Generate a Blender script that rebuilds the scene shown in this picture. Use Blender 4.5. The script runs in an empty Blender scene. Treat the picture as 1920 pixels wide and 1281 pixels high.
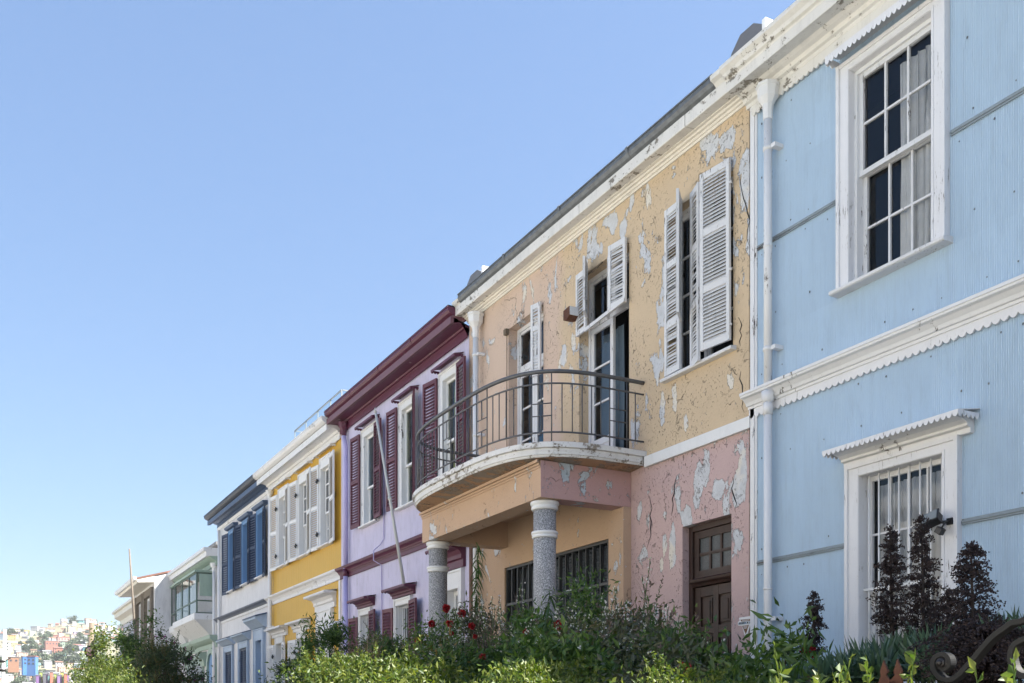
import bpy, bmesh, math, random
import numpy as np
from mathutils import Vector, Matrix
R = math.radians
random.seed(7); RNG = np.random.default_rng(7)
scene = bpy.context.scene
COL = scene.collection

# ------------------------------------------------------------ camera, sky, sun, exposure
F = 1910.0; VX, HY = -70.0, 1355.0           # focal length in photo pixels; vanishing point of the street
TH = math.atan((960 - VX) / F); CS, SN = math.cos(TH), math.sin(TH)
EYE = 1.6; D = 8.0                           # eye height, distance of the facade line
cam = bpy.data.cameras.new('camera'); camo = bpy.data.objects.new('camera', cam); COL.objects.link(camo)
camo.location = (0, 0, EYE)
cam.sensor_width = 36.0; cam.lens = 36.0 * F / 1920.0
cam.shift_y = (HY - 640.5) / 1920.0
camo.rotation_euler = (R(90), 0, math.atan2(CS, SN))
cam.clip_end = 6000; cam.clip_start = 0.05
scene.camera = camo

SUN_DIR = Vector((0.42, 0.58, 0.80)).normalized()      # towards the sun, behind the roofs
w = bpy.data.worlds.new("World"); scene.world = w; w.use_nodes = True
nt = w.node_tree; bg = nt.nodes['Background']
sky = nt.nodes.new('ShaderNodeTexSky'); sky.sky_type = 'NISHITA'; sky.sun_disc = False
sky.sun_elevation = math.asin(SUN_DIR.z)
sky.sun_rotation = math.atan2(SUN_DIR.x, SUN_DIR.y)
sky.altitude = 50; sky.air_density = 1.0; sky.dust_density = 0.6; sky.ozone_density = 2.0
# even out the very bright horizon against the zenith, hue untouched
bw = nt.nodes.new('ShaderNodeRGBToBW'); pw = nt.nodes.new('ShaderNodeMath'); pw.operation = 'POWER'; pw.inputs[1].default_value = -0.40
ml = nt.nodes.new('ShaderNodeMath'); ml.operation = 'MULTIPLY'; ml.inputs[1].default_value = 0.69
vm = nt.nodes.new('ShaderNodeVectorMath'); vm.operation = 'SCALE'
nt.links.new(sky.outputs[0], bw.inputs[0]); nt.links.new(bw.outputs[0], pw.inputs[0]); nt.links.new(pw.outputs[0], ml.inputs[0])
nt.links.new(sky.outputs[0], vm.inputs[0]); nt.links.new(ml.outputs[0], vm.inputs['Scale']); nt.links.new(vm.outputs[0], bg.inputs[0]); bg.inputs[1].default_value = 0.12
sl = bpy.data.lights.new('sun', 'SUN'); sl.energy = 5.0; sl.angle = R(0.5); sl.color = (1.0, 0.95, 0.86)
so = bpy.data.objects.new('sun', sl); COL.objects.link(so)
so.rotation_euler = SUN_DIR.to_track_quat('Z', 'Y').to_euler()
so.location = (20, 20, 40)
vs = scene.view_settings; vs.view_transform = 'Standard'; vs.look = 'None'; vs.gamma = 1; vs.exposure = 2.0
scene.cycles.max_bounces = 8; scene.cycles.transparent_max_bounces = 12

# ------------------------------------------------------------ measuring: facade heights and positions read off the photo
def U(px, v=0.0):
    """x on the plane v metres in front of the facade line"""
    t = (px - 960) / F; Y = D - v
    return Y * (t * SN - CS) / (SN + t * CS)
def ZL(m, v=0.0):
    return EYE + m * (D - v) / CS
def AT(px, py, Y):
    t = (px - 960) / F
    X = Y * (t * SN - CS) / (SN + t * CS)
    dep = -X * CS + Y * SN
    return Vector((X, Y, EYE + (HY - py) * dep / F))
def DEP(p): return -p.x * CS + p.y * SN

# ------------------------------------------------------------ object helpers
ORG = {}
def tag(o, label=None, cat=None, group=None, kind=None):
    if label: o['label'] = label
    if cat: o['category'] = cat
    if group: o['group'] = group
    if kind: o['kind'] = kind
    return o
def empty(name, loc, label, cat, group=None):
    o = bpy.data.objects.new(name, None); COL.objects.link(o); o.location = loc
    o.empty_display_size = 0.2
    ORG[o] = Vector(loc)
    return tag(o, label, cat, group)
def link(name, me, parent=None, loc=None):
    o = bpy.data.objects.new(name, me); COL.objects.link(o)
    if parent is not None: o.parent = parent; ORG[o] = ORG[parent]
    elif loc is not None: o.location = loc; ORG[o] = Vector(loc)
    else: ORG[o] = Vector((0, 0, 0))
    return o
class MB:
    def __init__(s): s.v = []; s.f = []; s.mi = []; s.M = None; s.cur = 0; s.sm = []
    def add(s, vs_, fs, smooth=False):
        n = len(s.v)
        for p in vs_:
            p = Vector(p)
            s.v.append(s.M @ p if s.M is not None else p)
        for f in fs: s.f.append(tuple(i + n for i in f)); s.mi.append(s.cur); s.sm.append(smooth)
    def box(s, x0, x1, y0, y1, z0, z1):
        s.add([(x0,y0,z0),(x1,y0,z0),(x1,y1,z0),(x0,y1,z0),(x0,y0,z1),(x1,y0,z1),(x1,y1,z1),(x0,y1,z1)],
              [(0,3,2,1),(4,5,6,7),(0,1,5,4),(1,2,6,5),(2,3,7,6),(3,0,4,7)])
    def fb(s, u0, u1, v0, v1, z0, z1): s.box(u0, u1, D - v1, D - v0, z0, z1)
    def prism(s, prof, u0, u1):
        """profile [(v,z)] extruded along x"""
        n = len(prof)
        s.add([(u0, D - a, b) for a, b in prof] + [(u1, D - a, b) for a, b in prof],
              [tuple(range(n)), tuple(range(2*n-1, n-1, -1))] + [(i, (i+1) % n, n + (i+1) % n, n + i) for i in range(n)])
    def poly_y(s, pts, y0, y1):
        """outline [(x,z)] extruded along y"""
        n = len(pts)
        s.add([(a, y0, b) for a, b in pts] + [(a, y1, b) for a, b in pts],
              [tuple(range(n)), tuple(range(2*n-1, n-1, -1))] + [(i, (i+1) % n, n + (i+1) % n, n + i) for i in range(n)])
    def tube(s, pts, r, n=6, caps=True, flat=None):
        pts = [Vector(p) for p in pts]; m = len(pts)
        rr = r if isinstance(r, (list, tuple)) else [r] * m
        vs_ = []; up0 = None
        for i, p in enumerate(pts):
            t = (pts[min(i+1, m-1)] - pts[max(i-1, 0)])
            if t.length < 1e-9: t = Vector((0,0,1))
            t.normalize()
            if up0 is None:
                up0 = Vector((0,0,1)) if abs(t.z) < .9 else Vector((0,1,0))
            a = t.cross(up0)
            if a.length < 1e-6: a = t.orthogonal()
            a.normalize(); b = a.cross(t).normalized(); up0 = b
            for k in range(n):
                an = 2 * math.pi * (k + .5) / n
                fa, fb_ = (flat if flat else (1, 1))
                vs_.append(p + a * math.cos(an) * rr[i] * fa + b * math.sin(an) * rr[i] * fb_)
        fs = [(i*n+k, i*n+(k+1) % n, (i+1)*n+(k+1) % n, (i+1)*n+k) for i in range(m-1) for k in range(n)]
        if caps: fs += [tuple(range(n-1, -1, -1)), tuple((m-1)*n + k for k in range(n))]
        s.add(vs_, fs, smooth=n > 5)
    def lathe(s, cx, cy, prof, n=24, smooth=True):
        vs_ = [(cx + r*math.cos(2*math.pi*k/n), cy + r*math.sin(2*math.pi*k/n), z) for r, z in prof for k in range(n)]
        m = len(prof)
        fs = [(i*n+k, i*n+(k+1) % n, (i+1)*n+(k+1) % n, (i+1)*n+k) for i in range(m-1) for k in range(n)]
        fs += [tuple(range(n-1, -1, -1)), tuple((m-1)*n + k for k in range(n))]
        s.add(vs_, fs, smooth=smooth)
    def scallop(s, u0, u1, v, zt, zb, pitch, amp, th=.006, tilt=0.0):
        """board with a scalloped lower edge hanging at v in front of the facade"""
        n = max(1, round((u1-u0)/pitch)); k = 8
        us = [u0 + (u1-u0)*i/(n*k) for i in range(n*k+1)]
        pr = []
        for i, u in enumerate(us):
            ph = (i % k) / k
            pr.append(zb + amp * (1 - abs(math.sin(math.pi * ph)) ** .8))
        vs_ = []
        for u, z in zip(us, pr):
            vs_ += [(u, D-v, z), (u, D-v+tilt, zt), (u, D-v+th, z), (u, D-v+th+tilt, zt)]
        fs = []
        for i in range(len(us)-1):
            a, b = 4*i, 4*i+4
            fs += [(a, b, b+1, a+1), (a+2, a+3, b+3, b+2), (a, a+2, b+2, b), (a+1, b+1, b+3, a+3)]
        fs += [(0,1,3,2), (a+4, a+6, a+7, a+5)]
        s.add(vs_, fs)
    def scallop_side(s, u, v0, v1, zt, zb, pitch, amp, th=.006):
        n = max(1, round((v1-v0)/pitch)); k = 8
        vs_ = []; c = n*k+1
        for i in range(c):
            v = v0 + (v1-v0)*i/(n*k); z = zb + amp * (1 - abs(math.sin(math.pi * (i % k)/k)) ** .8)
            vs_ += [(u, D-v, z), (u, D-v, zt), (u-th, D-v, z), (u-th, D-v, zt)]
        fs = []
        for i in range(c-1):
            a, b = 4*i, 4*i+4
            fs += [(a, b, b+1, a+1), (a+2, a+3, b+3, b+2), (a, a+2, b+2, b), (a+1, b+1, b+3, a+3)]
        s.add(vs_, fs)
    def build(s, name, mat, parent=None, loc=None, recalc=True, bevel=0, kind=None):
        org = ORG[parent] if parent is not None else (Vector(loc) if loc is not None else Vector((0,0,0)))
        me = bpy.data.meshes.new(name)
        me.from_pydata([tuple(p - org) for p in s.v], [], s.f)
        mats = mat if isinstance(mat, (list, tuple)) else [mat]
        for m_ in mats: me.materials.append(m_)
        me.polygons.foreach_set('material_index', s.mi)
        me.polygons.foreach_set('use_smooth', s.sm)
        if recalc and len(s.f) < 60000:
            bm = bmesh.new(); bm.from_mesh(me)
            bmesh.ops.recalc_face_normals(bm, faces=bm.faces); bm.to_mesh(me); bm.free()
        me.update()
        o = link(name, me, parent, loc)
        if bevel:
            md = o.modifiers.new('bevel', 'BEVEL'); md.width = bevel; md.segments = 2; md.limit_method = 'ANGLE'; md.angle_limit = R(35)
        if kind: o['kind'] = kind
        return o

# ------------------------------------------------------------ materials
def srgb(r, g, b):
    def c(x):
        x /= 255.0
        return x/12.92 if x <= .04045 else ((x+.055)/1.055) ** 2.4
    return (c(r), c(g), c(b), 1.0)
class NT:
    def __init__(s, name):
        s.m = bpy.data.materials.new(name); s.m.use_nodes = True; s.t = s.m.node_tree
        s.p = s.t.nodes['Principled BSDF']; s.out = s.t.nodes['Material Output']
        s.tc = None
    def n(s, typ, **kw):
        nd = s.t.nodes.new(typ)
        for k, v_ in kw.items(): setattr(nd, k, v_)
        return nd
    def l(s, a, b): s.t.links.new(a, b)
    def coord(s, scale=(1,1,1), loc=(0,0,0)):
        if s.tc is None: s.tc = s.n('ShaderNodeTexCoord')
        mp = s.n('ShaderNodeMapping'); mp.inputs['Scale'].default_value = scale; mp.inputs['Location'].default_value = loc
        s.l(s.tc.outputs['Object'], mp.inputs[0]); return mp.outputs[0]
    def noise(s, scale, detail=4, rough=.6, sc=(1,1,1), loc=(0,0,0), dist=0):
        nd = s.n('ShaderNodeTexNoise'); nd.inputs['Scale'].default_value = scale; nd.inputs['Detail'].default_value = detail
        nd.inputs['Roughness'].default_value = rough; nd.inputs['Distortion'].default_value = dist
        s.l(s.coord(sc, loc), nd.inputs['Vector']); return nd.outputs['Fac']
    def ramp(s, fac, a, b, ca=(0,0,0,1), cb=(1,1,1,1)):
        nd = s.n('ShaderNodeValToRGB'); e = nd.color_ramp.elements
        e[0].position = a; e[0].color = ca; e[1].position = b; e[1].color = cb
        s.l(fac, nd.inputs[0]); return nd.outputs[0]
    def mix(s, fac, a, b, mode='MIX'):
        nd = s.n('ShaderNodeMix', data_type='RGBA', blend_type=mode)
        for sock, val in ((nd.inputs['Factor'], fac), (nd.inputs[6], a), (nd.inputs[7], b)):
            if isinstance(val, (int, float)): sock.default_value = val
            elif isinstance(val, tuple): sock.default_value = val
            else: s.l(val, sock)
        return nd.outputs[2]
    def math(s, op, a, b=0.0, clamp=False):
        nd = s.n('ShaderNodeMath', operation=op, use_clamp=clamp)
        for sock, val in ((nd.inputs[0], a), (nd.inputs[1], b)):
            if isinstance(val, (int, float)): sock.default_value = val
            else: s.l(val, sock)
        return nd.outputs[0]
    def bump(s, h, dist=.003, strength=1.0):
        nd = s.n('ShaderNodeBump'); nd.inputs['Distance'].default_value = dist; nd.inputs['Strength'].default_value = strength
        s.l(h, nd.inputs['Height']); s.l(nd.outputs[0], s.p.inputs['Normal']); return nd.outputs[0]
    def base(s, c):
        if isinstance(c, tuple): s.p.inputs['Base Color'].default_value = c
        else: s.l(c, s.p.inputs['Base Color'])
    def rough(s, r): s.p.inputs['Roughness'].default_value = r
def dim(c, k): return (c[0]*k, c[1]*k, c[2]*k, 1.0)
def m_paint(name, col, wear=.0, stretch=(14,14,3), under=(.10,.085,.075,1), stain=.12, rough=.55, fine=60, wscale=1.0, panels=None):
    """weathered paint on wood or tin: faint stains, worn-off flakes"""
    n = NT(name)
    c = n.mix(n.math('MULTIPLY', n.ramp(n.noise(1.7, 5, .65, (1,1,.5)), .35, .75), stain), col, dim(col, .62))
    c = n.mix(n.math('MULTIPLY', n.ramp(n.noise(9, 5, .7, (1,1,.25)), .5, .8), stain*1.4), c, dim(col, .5))
    if panels:
        fx_ = n.n('ShaderNodeVectorMath', operation='FLOOR'); n.l(n.coord((1/panels[0],0,1/panels[1]), (.3,0,.15)), fx_.inputs[0])
        wn_ = n.n('ShaderNodeTexWhiteNoise', noise_dimensions='3D'); n.l(fx_.outputs[0], wn_.inputs['Vector'])
        c = n.mix(n.math('MULTIPLY', wn_.outputs['Value'], .16), c, dim(col, .72))
        st_ = n.ramp(n.noise(5, 6, .75, (3,1,.16)), .52, .78)
        c = n.mix(n.math('MULTIPLY', st_, .22), c, (.30,.36,.40,1))
    if wear > 0:
        big = n.noise(1.3*wscale, 2, .5)
        fl = n.noise(1.0*wscale, 7, .78, stretch)
        s_ = n.math('ADD', fl, n.math('MULTIPLY', big, .35))
        th = .90 - wear*.22
        mk = n.ramp(s_, th, th+.015)
        c = n.mix(mk, c, under)
        inv = n.math('SUBTRACT', 1.0, mk)
        n.bump(inv, .002, .8)
    else:
        n.bump(n.noise(fine, 3, .6), .001, .25)
    n.base(c); n.rough(rough); return n.m
def m_plaster(name, cols, under=(.58,.60,.63,1), amount=.0, seed=0.0, pink_left=None, spots=(), org=(0,0), fleck=.655):
    """old render with flaking paint; cols: list of (u position, colour) zones"""
    n = NT(name)
    c = cols[0]
    if pink_left:
        sep = n.n('ShaderNodeSeparateXYZ'); n.l(n.coord(), sep.inputs[0])
        edge, col2 = pink_left
        x = n.math('ADD', sep.outputs[0], n.math('MULTIPLY', n.noise(2.2, 4), .5))
        k = n.ramp(n.math('DIVIDE', n.math('SUBTRACT', x, edge-.12+.25), .24), 0.0, 1.0)
        c = n.mix(k, col2, c)
    c = n.mix(n.math('MULTIPLY', n.ramp(n.noise(.9, 6, .7, (1,1,.6), (seed,0,0)), .35, .8), .30), c, dim(cols[0], .66))
    c = n.mix(n.math('MULTIPLY', n.ramp(n.noise(14, 4, .7), .5, .75), .10), c, dim(cols[0], .5))
    big = n.noise(.75, 3, .5, (1,1,.8), (seed,2,0))
    mid = n.noise(3.3, 9, .66, (1.2,1,.62), (seed,0,3), .5)
    s_ = n.math('ADD', n.math('MULTIPLY', big, .6), n.math('MULTIPLY', mid, 1.5))
    if spots:
        sp = n.n('ShaderNodeSeparateXYZ'); n.l(n.coord(), sp.inputs[0]); acc = None
        for px_, py_, rx, rz in spots:
            x_ = U(px_) - org[0]; z_ = ZL((HY-py_)/(px_-VX)) - org[1]
            dx_ = n.math('MULTIPLY', n.math('SUBTRACT', sp.outputs[0], x_), .72/rx); dz_ = n.math('MULTIPLY', n.math('SUBTRACT', sp.outputs[2], z_), .72/rz)
            d_ = n.math('ADD', n.math('MULTIPLY', dx_, dx_), n.math('MULTIPLY', dz_, dz_))
            g_ = n.math('SUBTRACT', 1.0, d_, True)
            acc = g_ if acc is None else n.math('MAXIMUM', acc, g_)
        s_ = n.math('ADD', s_, n.math('MULTIPLY', acc, .27))
    s_ = n.math('MULTIPLY', s_, .5)
    th = (1.19 - amount)*.5
    mk = n.ramp(s_, th, th+.005)
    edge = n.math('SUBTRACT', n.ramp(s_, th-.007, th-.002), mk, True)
    # small lifted flakes, their shade painted as dark flecks, and hairline cracks
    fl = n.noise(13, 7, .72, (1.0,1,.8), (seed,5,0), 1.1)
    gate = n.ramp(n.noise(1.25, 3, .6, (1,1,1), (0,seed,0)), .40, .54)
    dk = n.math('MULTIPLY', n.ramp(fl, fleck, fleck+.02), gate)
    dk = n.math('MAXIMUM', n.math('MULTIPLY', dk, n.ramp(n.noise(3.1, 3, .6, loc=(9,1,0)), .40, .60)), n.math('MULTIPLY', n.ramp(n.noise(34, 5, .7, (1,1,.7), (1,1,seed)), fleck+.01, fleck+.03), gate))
    lt = n.math('MULTIPLY', n.ramp(n.noise(10, 7, .72, (1,1,.7), (3,seed,0), .8), .64, .65), gate)
    vor = n.n('ShaderNodeTexVoronoi', feature='DISTANCE_TO_EDGE'); vor.inputs['Scale'].default_value = 2.3
    dv = n.n('ShaderNodeVectorMath', operation='ADD')
    nz = n.n('ShaderNodeTexNoise'); nz.inputs['Scale'].default_value = 5; nz.inputs['Detail'].default_value = 7; nz.inputs['Roughness'].default_value = .7
    n.l(n.coord(), nz.inputs['Vector'])
    sc_ = n.n('ShaderNodeVectorMath', operation='SCALE'); sc_.inputs['Scale'].default_value = .35
    n.l(nz.outputs['Color'], sc_.inputs[0]); n.l(n.coord(), dv.inputs[0]); n.l(sc_.outputs[0], dv.inputs[1]); n.l(dv.outputs[0], vor.inputs['Vector'])
    ck = n.math('MULTIPLY', n.ramp(vor.outputs['Distance'], .004, .012, (1,1,1,1), (0,0,0,1)), n.ramp(n.noise(1.3, 3, .6, loc=(7,seed,0)), .60, .66))
    und = n.mix(n.ramp(n.noise(7, 5, .7), .35, .7), under, dim(under, .78)); und = n.mix(n.ramp(n.noise(2.2, 3, .5, loc=(2,2,2)), .55, .62), und, (under[0]*1.12, under[1]*1.02, under[2]*.86, 1))
    c = n.mix(lt, c, und)
    c = n.mix(mk, c, und)
    c = n.mix(n.math('MULTIPLY', edge, .6), c, (.13,.11,.10,1))  # shadow of the curled paint edge, painted as a dark ring
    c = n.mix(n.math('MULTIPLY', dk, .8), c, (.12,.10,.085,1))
    c = n.mix(n.math('MULTIPLY', ck, .85), c, (.07,.06,.055,1))
    h = n.math('SUBTRACT', 1.0, n.math('MAXIMUM', mk, lt))
    h = n.math('ADD', h, n.math('MULTIPLY', n.noise(28, 5, .65), .5))
    h = n.math('ADD', h, n.math('MULTIPLY', dk, 1.2))
    h = n.math('SUBTRACT', h, n.math('MULTIPLY', ck, 1.5))
    n.bump(h, .009, 1.0)
    n.base(c); n.rough(.8); return n.m
def m_plain(name, col, rough=.6, metal=0.0, nscale=20, var=.15, bumpd=.001):
    n = NT(name)
    n.base(n.mix(n.math('MULTIPLY', n.ramp(n.noise(nscale, 5, .65), .3, .75), 1.0), col, dim(col, 1-var)))
    n.rough(rough); n.p.inputs['Metallic'].default_value = metal
    n.bump(n.noise(nscale*3, 3), bumpd, .4); return n.m
def m_glass(name, tint=(.55,.60,.68,1), refl=1.0):
    m = bpy.data.materials.new(name); m.use_nodes = True; t = m.node_tree; t.nodes.clear()
    out = t.nodes.new('ShaderNodeOutputMaterial'); mx = t.nodes.new('ShaderNodeMixShader')
    tr = t.nodes.new('ShaderNodeBsdfTransparent'); tr.inputs[0].default_value = tint
    gl = t.nodes.new('ShaderNodeBsdfGlossy'); gl.inputs['Roughness'].default_value = .03
    tc = t.nodes.new('ShaderNodeTexCoord'); nz = t.nodes.new('ShaderNodeTexNoise'); nz.inputs['Scale'].default_value = 2.5
    bp = t.nodes.new('ShaderNodeBump'); bp.inputs['Distance'].default_value = .004; bp.inputs['Strength'].default_value = .35
    t.links.new(tc.outputs['Object'], nz.inputs['Vector']); t.links.new(nz.outputs['Fac'], bp.inputs['Height']); t.links.new(bp.outputs[0], gl.inputs['Normal'])
    fr = t.nodes.new('ShaderNodeFresnel'); fr.inputs[0].default_value = 1.5
    t.links.new(fr.outputs[0], mx.inputs[0]); t.links.new(tr.outputs[0], mx.inputs[1]); t.links.new(gl.outputs[0], mx.inputs[2])
    t.links.new(mx.outputs[0], out.inputs[0]); return m
def m_leaf(name, cols, trans=.35, rough=.5):
    """cols: three colours across the leaves"""
    n = NT(name); g = n.n('ShaderNodeNewGeometry')
    rp = n.n('ShaderNodeValToRGB'); e = rp.color_ramp.elements
    e[0].position = 0; e[0].color = cols[0]; e[1].position = 1; e[1].color = cols[2]
    x = e.new(.5); x.color = cols[1]
    n.l(g.outputs['Random Per Island'], rp.inputs[0])
    n.base(rp.outputs[0]); n.rough(rough)
    tr = n.n('ShaderNodeBsdfTranslucent'); mx = n.n('ShaderNodeMixShader'); mx.inputs[0].default_value = trans
    hs = n.mix(1.0, rp.outputs[0], (1.2, 1.25, .5, 1), 'MULTIPLY')
    n.l(hs, tr.inputs[0]); n.l(n.p.outputs[0], mx.inputs[1]); n.l(tr.outputs[0], mx.inputs[2]); n.l(mx.outputs[0], n.out.inputs[0])
    return n.m
def m_speckle(name):
    n = NT(name)
    a = n.ramp(n.noise(130, 2, .5), .46, .50, (.10,.10,.105,1), (.42,.42,.43,1))
    c = n.mix(n.ramp(n.noise(60, 3, .6, loc=(4,0,0)), .58, .60), a, (.62,.62,.62,1))
    c = n.mix(n.math('MULTIPLY', n.ramp(n.noise(2, 4), .4, .8), .3), c, (.16,.16,.16,1))
    n.base(c); n.rough(.75); n.bump(n.noise(120, 3), .002, .7); return n.m
def m_object(name, rough=.8):
    n = NT(name); oi = n.n('ShaderNodeObjectInfo')
    n.base(n.mix(n.ramp(n.noise(.6, 4), .4, .7), oi.outputs['Color'], n.mix(.25, oi.outputs['Color'], (.25,.25,.25,1)))); n.rough(rough); return n.m

WHITE = (.66,.68,.70,1)
M = {}
M['white'] = m_paint('white_gloss_paint', (.72,.73,.74,1), 0)
M['white_worn'] = m_paint('white_paint_worn', (.70,.71,.73,1), .42)
M['white_casing'] = m_paint('white_casing_paint', (.70,.71,.74,1), .44, (60,60,5))
M['white_peeling'] = m_paint('white_paint_peeling', (.64,.65,.67,1), .50, (34,34,7))
M['white_slab'] = m_paint('white_render_flaking', (.66,.66,.66,1), .72, (5,5,7), (.22,.19,.16,1), .35, wscale=1.6)
M['cream'] = m_paint('cream_cornice_paint', (.72,.69,.63,1), .32, (8,8,12), (.25,.21,.16,1), .2)
M['cornice_white'] = m_paint('cornice_white_paint', (.70,.69,.66,1), .55, (7,7,10), (.20,.18,.15,1), .3)
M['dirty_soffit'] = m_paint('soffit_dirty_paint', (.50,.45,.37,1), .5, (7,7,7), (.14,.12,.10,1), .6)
M['gutter_grey'] = m_plain('old_zinc_gutter', (.17,.185,.20,1), .55, .3, 12, .45, .002)
M['blue_tin'] = m_paint('pale_blue_tin', srgb(196,216,233), 0, stain=.18, panels=(.82, 1.75), rough=.5)
M['seam_blue'] = m_paint('seam_paint_weathered', (.22,.27,.31,1), .7, (3,10,40), (.09,.085,.08,1))
M['lilac_tin'] = m_paint('lilac_tin', srgb(199,195,221), .30, (6,6,1.6), (.36,.35,.42,1), .45, panels=(.9, 1.9))
M['lilac_pipe'] = m_paint('lilac_pipe_paint', srgb(178,172,216), 0, stain=.2)
M['burgundy'] = m_paint('burgundy_paint', (.100,.020,.050,1), .30, (9,9,6), (.30,.28,.26,1), .4, .5)
M['burgundy_light'] = m_paint('burgundy_fascia_paint', (.155,.070,.09,1), 0, stain=.35)
M['burgundy_shutter'] = m_paint('burgundy_shutter_paint', (.110,.028,.046,1), .2, (20,20,4), (.2,.17,.16,1), .35)
M['yellow'] = m_paint('ochre_boards', srgb(203,162,58), 0, stain=.18)
M['white_board'] = m_paint('off_white_wall', (.66,.66,.68,1), .25, (5,5,1.5), (.40,.40,.42,1), .4)
M['navy'] = m_paint('navy_paint', (.018,.036,.085,1), .2, (14,14,4), (.2,.22,.27,1), .3)
M['slate_blue'] = m_paint('slate_blue_paint', (.05,.09,.18,1), .35, (9,9,9), (.28,.29,.30,1), .3)
M['light_blue'] = m_paint('light_blue_paint', (.14,.27,.48,1), .1, stain=.2)
M['pale_blue'] = m_paint('pale_blue_trim', (.38,.48,.62,1), .25, (9,9,6), (.2,.2,.22,1), .3)
M['sage'] = m_paint('sage_green_paint', (.30,.40,.34,1), .4, (9,9,6), (.5,.5,.48,1), .3)
M['dark_sage'] = m_paint('dark_sage_paint', (.10,.15,.13,1), .3, (9,9,6))
M['grey_shutter'] = m_paint('grey_shutter_paint', (.36,.40,.42,1), .3)
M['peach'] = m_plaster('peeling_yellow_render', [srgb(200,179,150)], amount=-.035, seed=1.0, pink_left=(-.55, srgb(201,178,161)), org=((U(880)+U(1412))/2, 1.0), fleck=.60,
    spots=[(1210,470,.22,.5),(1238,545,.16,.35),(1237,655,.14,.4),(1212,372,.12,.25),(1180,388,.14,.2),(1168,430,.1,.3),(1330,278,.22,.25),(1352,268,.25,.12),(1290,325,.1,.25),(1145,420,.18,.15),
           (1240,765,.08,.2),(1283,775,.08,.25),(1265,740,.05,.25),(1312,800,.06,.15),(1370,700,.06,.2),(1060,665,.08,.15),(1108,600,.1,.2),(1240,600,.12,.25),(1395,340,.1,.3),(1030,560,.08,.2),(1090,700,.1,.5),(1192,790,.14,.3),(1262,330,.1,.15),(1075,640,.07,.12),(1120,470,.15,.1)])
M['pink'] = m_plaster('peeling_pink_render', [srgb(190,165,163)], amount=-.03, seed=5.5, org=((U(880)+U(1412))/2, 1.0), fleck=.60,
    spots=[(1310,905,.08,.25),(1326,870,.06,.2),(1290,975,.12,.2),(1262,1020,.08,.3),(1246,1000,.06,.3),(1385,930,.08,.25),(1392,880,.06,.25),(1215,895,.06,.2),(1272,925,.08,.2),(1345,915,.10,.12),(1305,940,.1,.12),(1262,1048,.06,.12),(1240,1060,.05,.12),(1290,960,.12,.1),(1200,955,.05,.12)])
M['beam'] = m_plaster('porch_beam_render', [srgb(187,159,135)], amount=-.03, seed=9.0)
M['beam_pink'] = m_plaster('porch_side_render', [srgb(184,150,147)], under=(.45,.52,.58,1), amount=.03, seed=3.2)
M['terrace_pink'] = m_plain('balcony_floor_paint', srgb(196,150,150), .8)
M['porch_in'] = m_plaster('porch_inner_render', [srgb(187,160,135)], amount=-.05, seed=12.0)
M['brown_wood'] = m_paint('dark_door_wood', (.040,.018,.012,1), .5, (10,10,2.0), (.025,.016,.012,1), .8, .5)
M['raw_wood'] = m_plain('bare_grey_wood', (.17,.13,.09,1), .85, 0, 12, .4)
M['granite'] = m_speckle('speckled_granite_plaster')
M['iron'] = m_plain('grey_painted_iron', (.12,.125,.135,1), .5, .35, 14, .35)
M['black_iron'] = m_plain('black_wrought_iron', (.008,.008,.009,1), .7, 0, 30, .4)
M['rust'] = m_plain('rusty_iron', (.12,.045,.025,1), .85, 0, 30, .55, .003)
M['window_iron'] = m_plain('dark_window_iron', (.045,.05,.055,1), .5, .3)
M['glass'] = m_glass('window_glass', (.80,.83,.87,1))
M['glass_clear'] = m_glass('clear_glass', (.86,.93,.95,1))
M['dark'] = m_plain('dark_room', (.012,.014,.018,1), .9)
M['room'] = m_plain('dim_room_wall', (.09,.10,.12,1), .9)
M['curtain'] = m_plain('grey_lace_curtain', (.80,.79,.77,1), .9, 0, 6, .2)
M['curtain_green'] = m_plain('green_curtain', (.30,.34,.10,1), .9, 0, 6, .2)
M['curtain_white'] = m_plain('pale_curtain', (.58,.60,.64,1), .9, 0, 6, .15)
M['curtain_blue'] = m_plain('blue_curtain', (.05,.22,.38,1), .9, 0, 6, .2)
M['blind'] = m_plain('grey_blind', (.22,.24,.27,1), .8, 0, 6, .2)
M['roof_grey'] = m_plain('roof_sheet', (.22,.22,.22,1), .8, 0, 3, .3)
M['roof_red'] = m_plain('red_roof_tiles', (.24,.12,.09,1), .85, 0, 8, .4, .01)
M['grey_tin'] = m_plain('grey_tin_coping', (.16,.165,.18,1), .6, .2, 5, .25)
M['timber_grey'] = m_plain('weathered_timber', (.20,.17,.14,1), .85, 0, 12, .45)
M['asphalt'] = m_plain('pale_concrete_road', (.34,.33,.30,1), .9, 0, 6, .4)
M['pavement'] = m_plain('concrete_pavement', (.42,.41,.38,1), .9, 0, 4, .25)
M['soil'] = m_plain('garden_soil', (.06,.045,.03,1), .95, 0, 4, .4)
M['ground'] = m_plain('dry_ground', (.16,.15,.10,1), .95, 0, .05, .4)
M['plastic_white'] = m_plain('white_plastic', (.75,.76,.78,1), .4)
M['black_plastic'] = m_plain('black_plastic', (.02,.02,.022,1), .4)
M['steel_pole'] = m_paint('pale_metal_pole', (.50,.52,.52,1), .3, (6,6,3), (.2,.12,.07,1))
M['pole_wood'] = m_plain('pole_wood', (.20,.16,.12,1), .9, 0, 8, .4)
M['bark'] = m_plain('bark', (.07,.05,.035,1), .9, 0, 15, .4)
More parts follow.
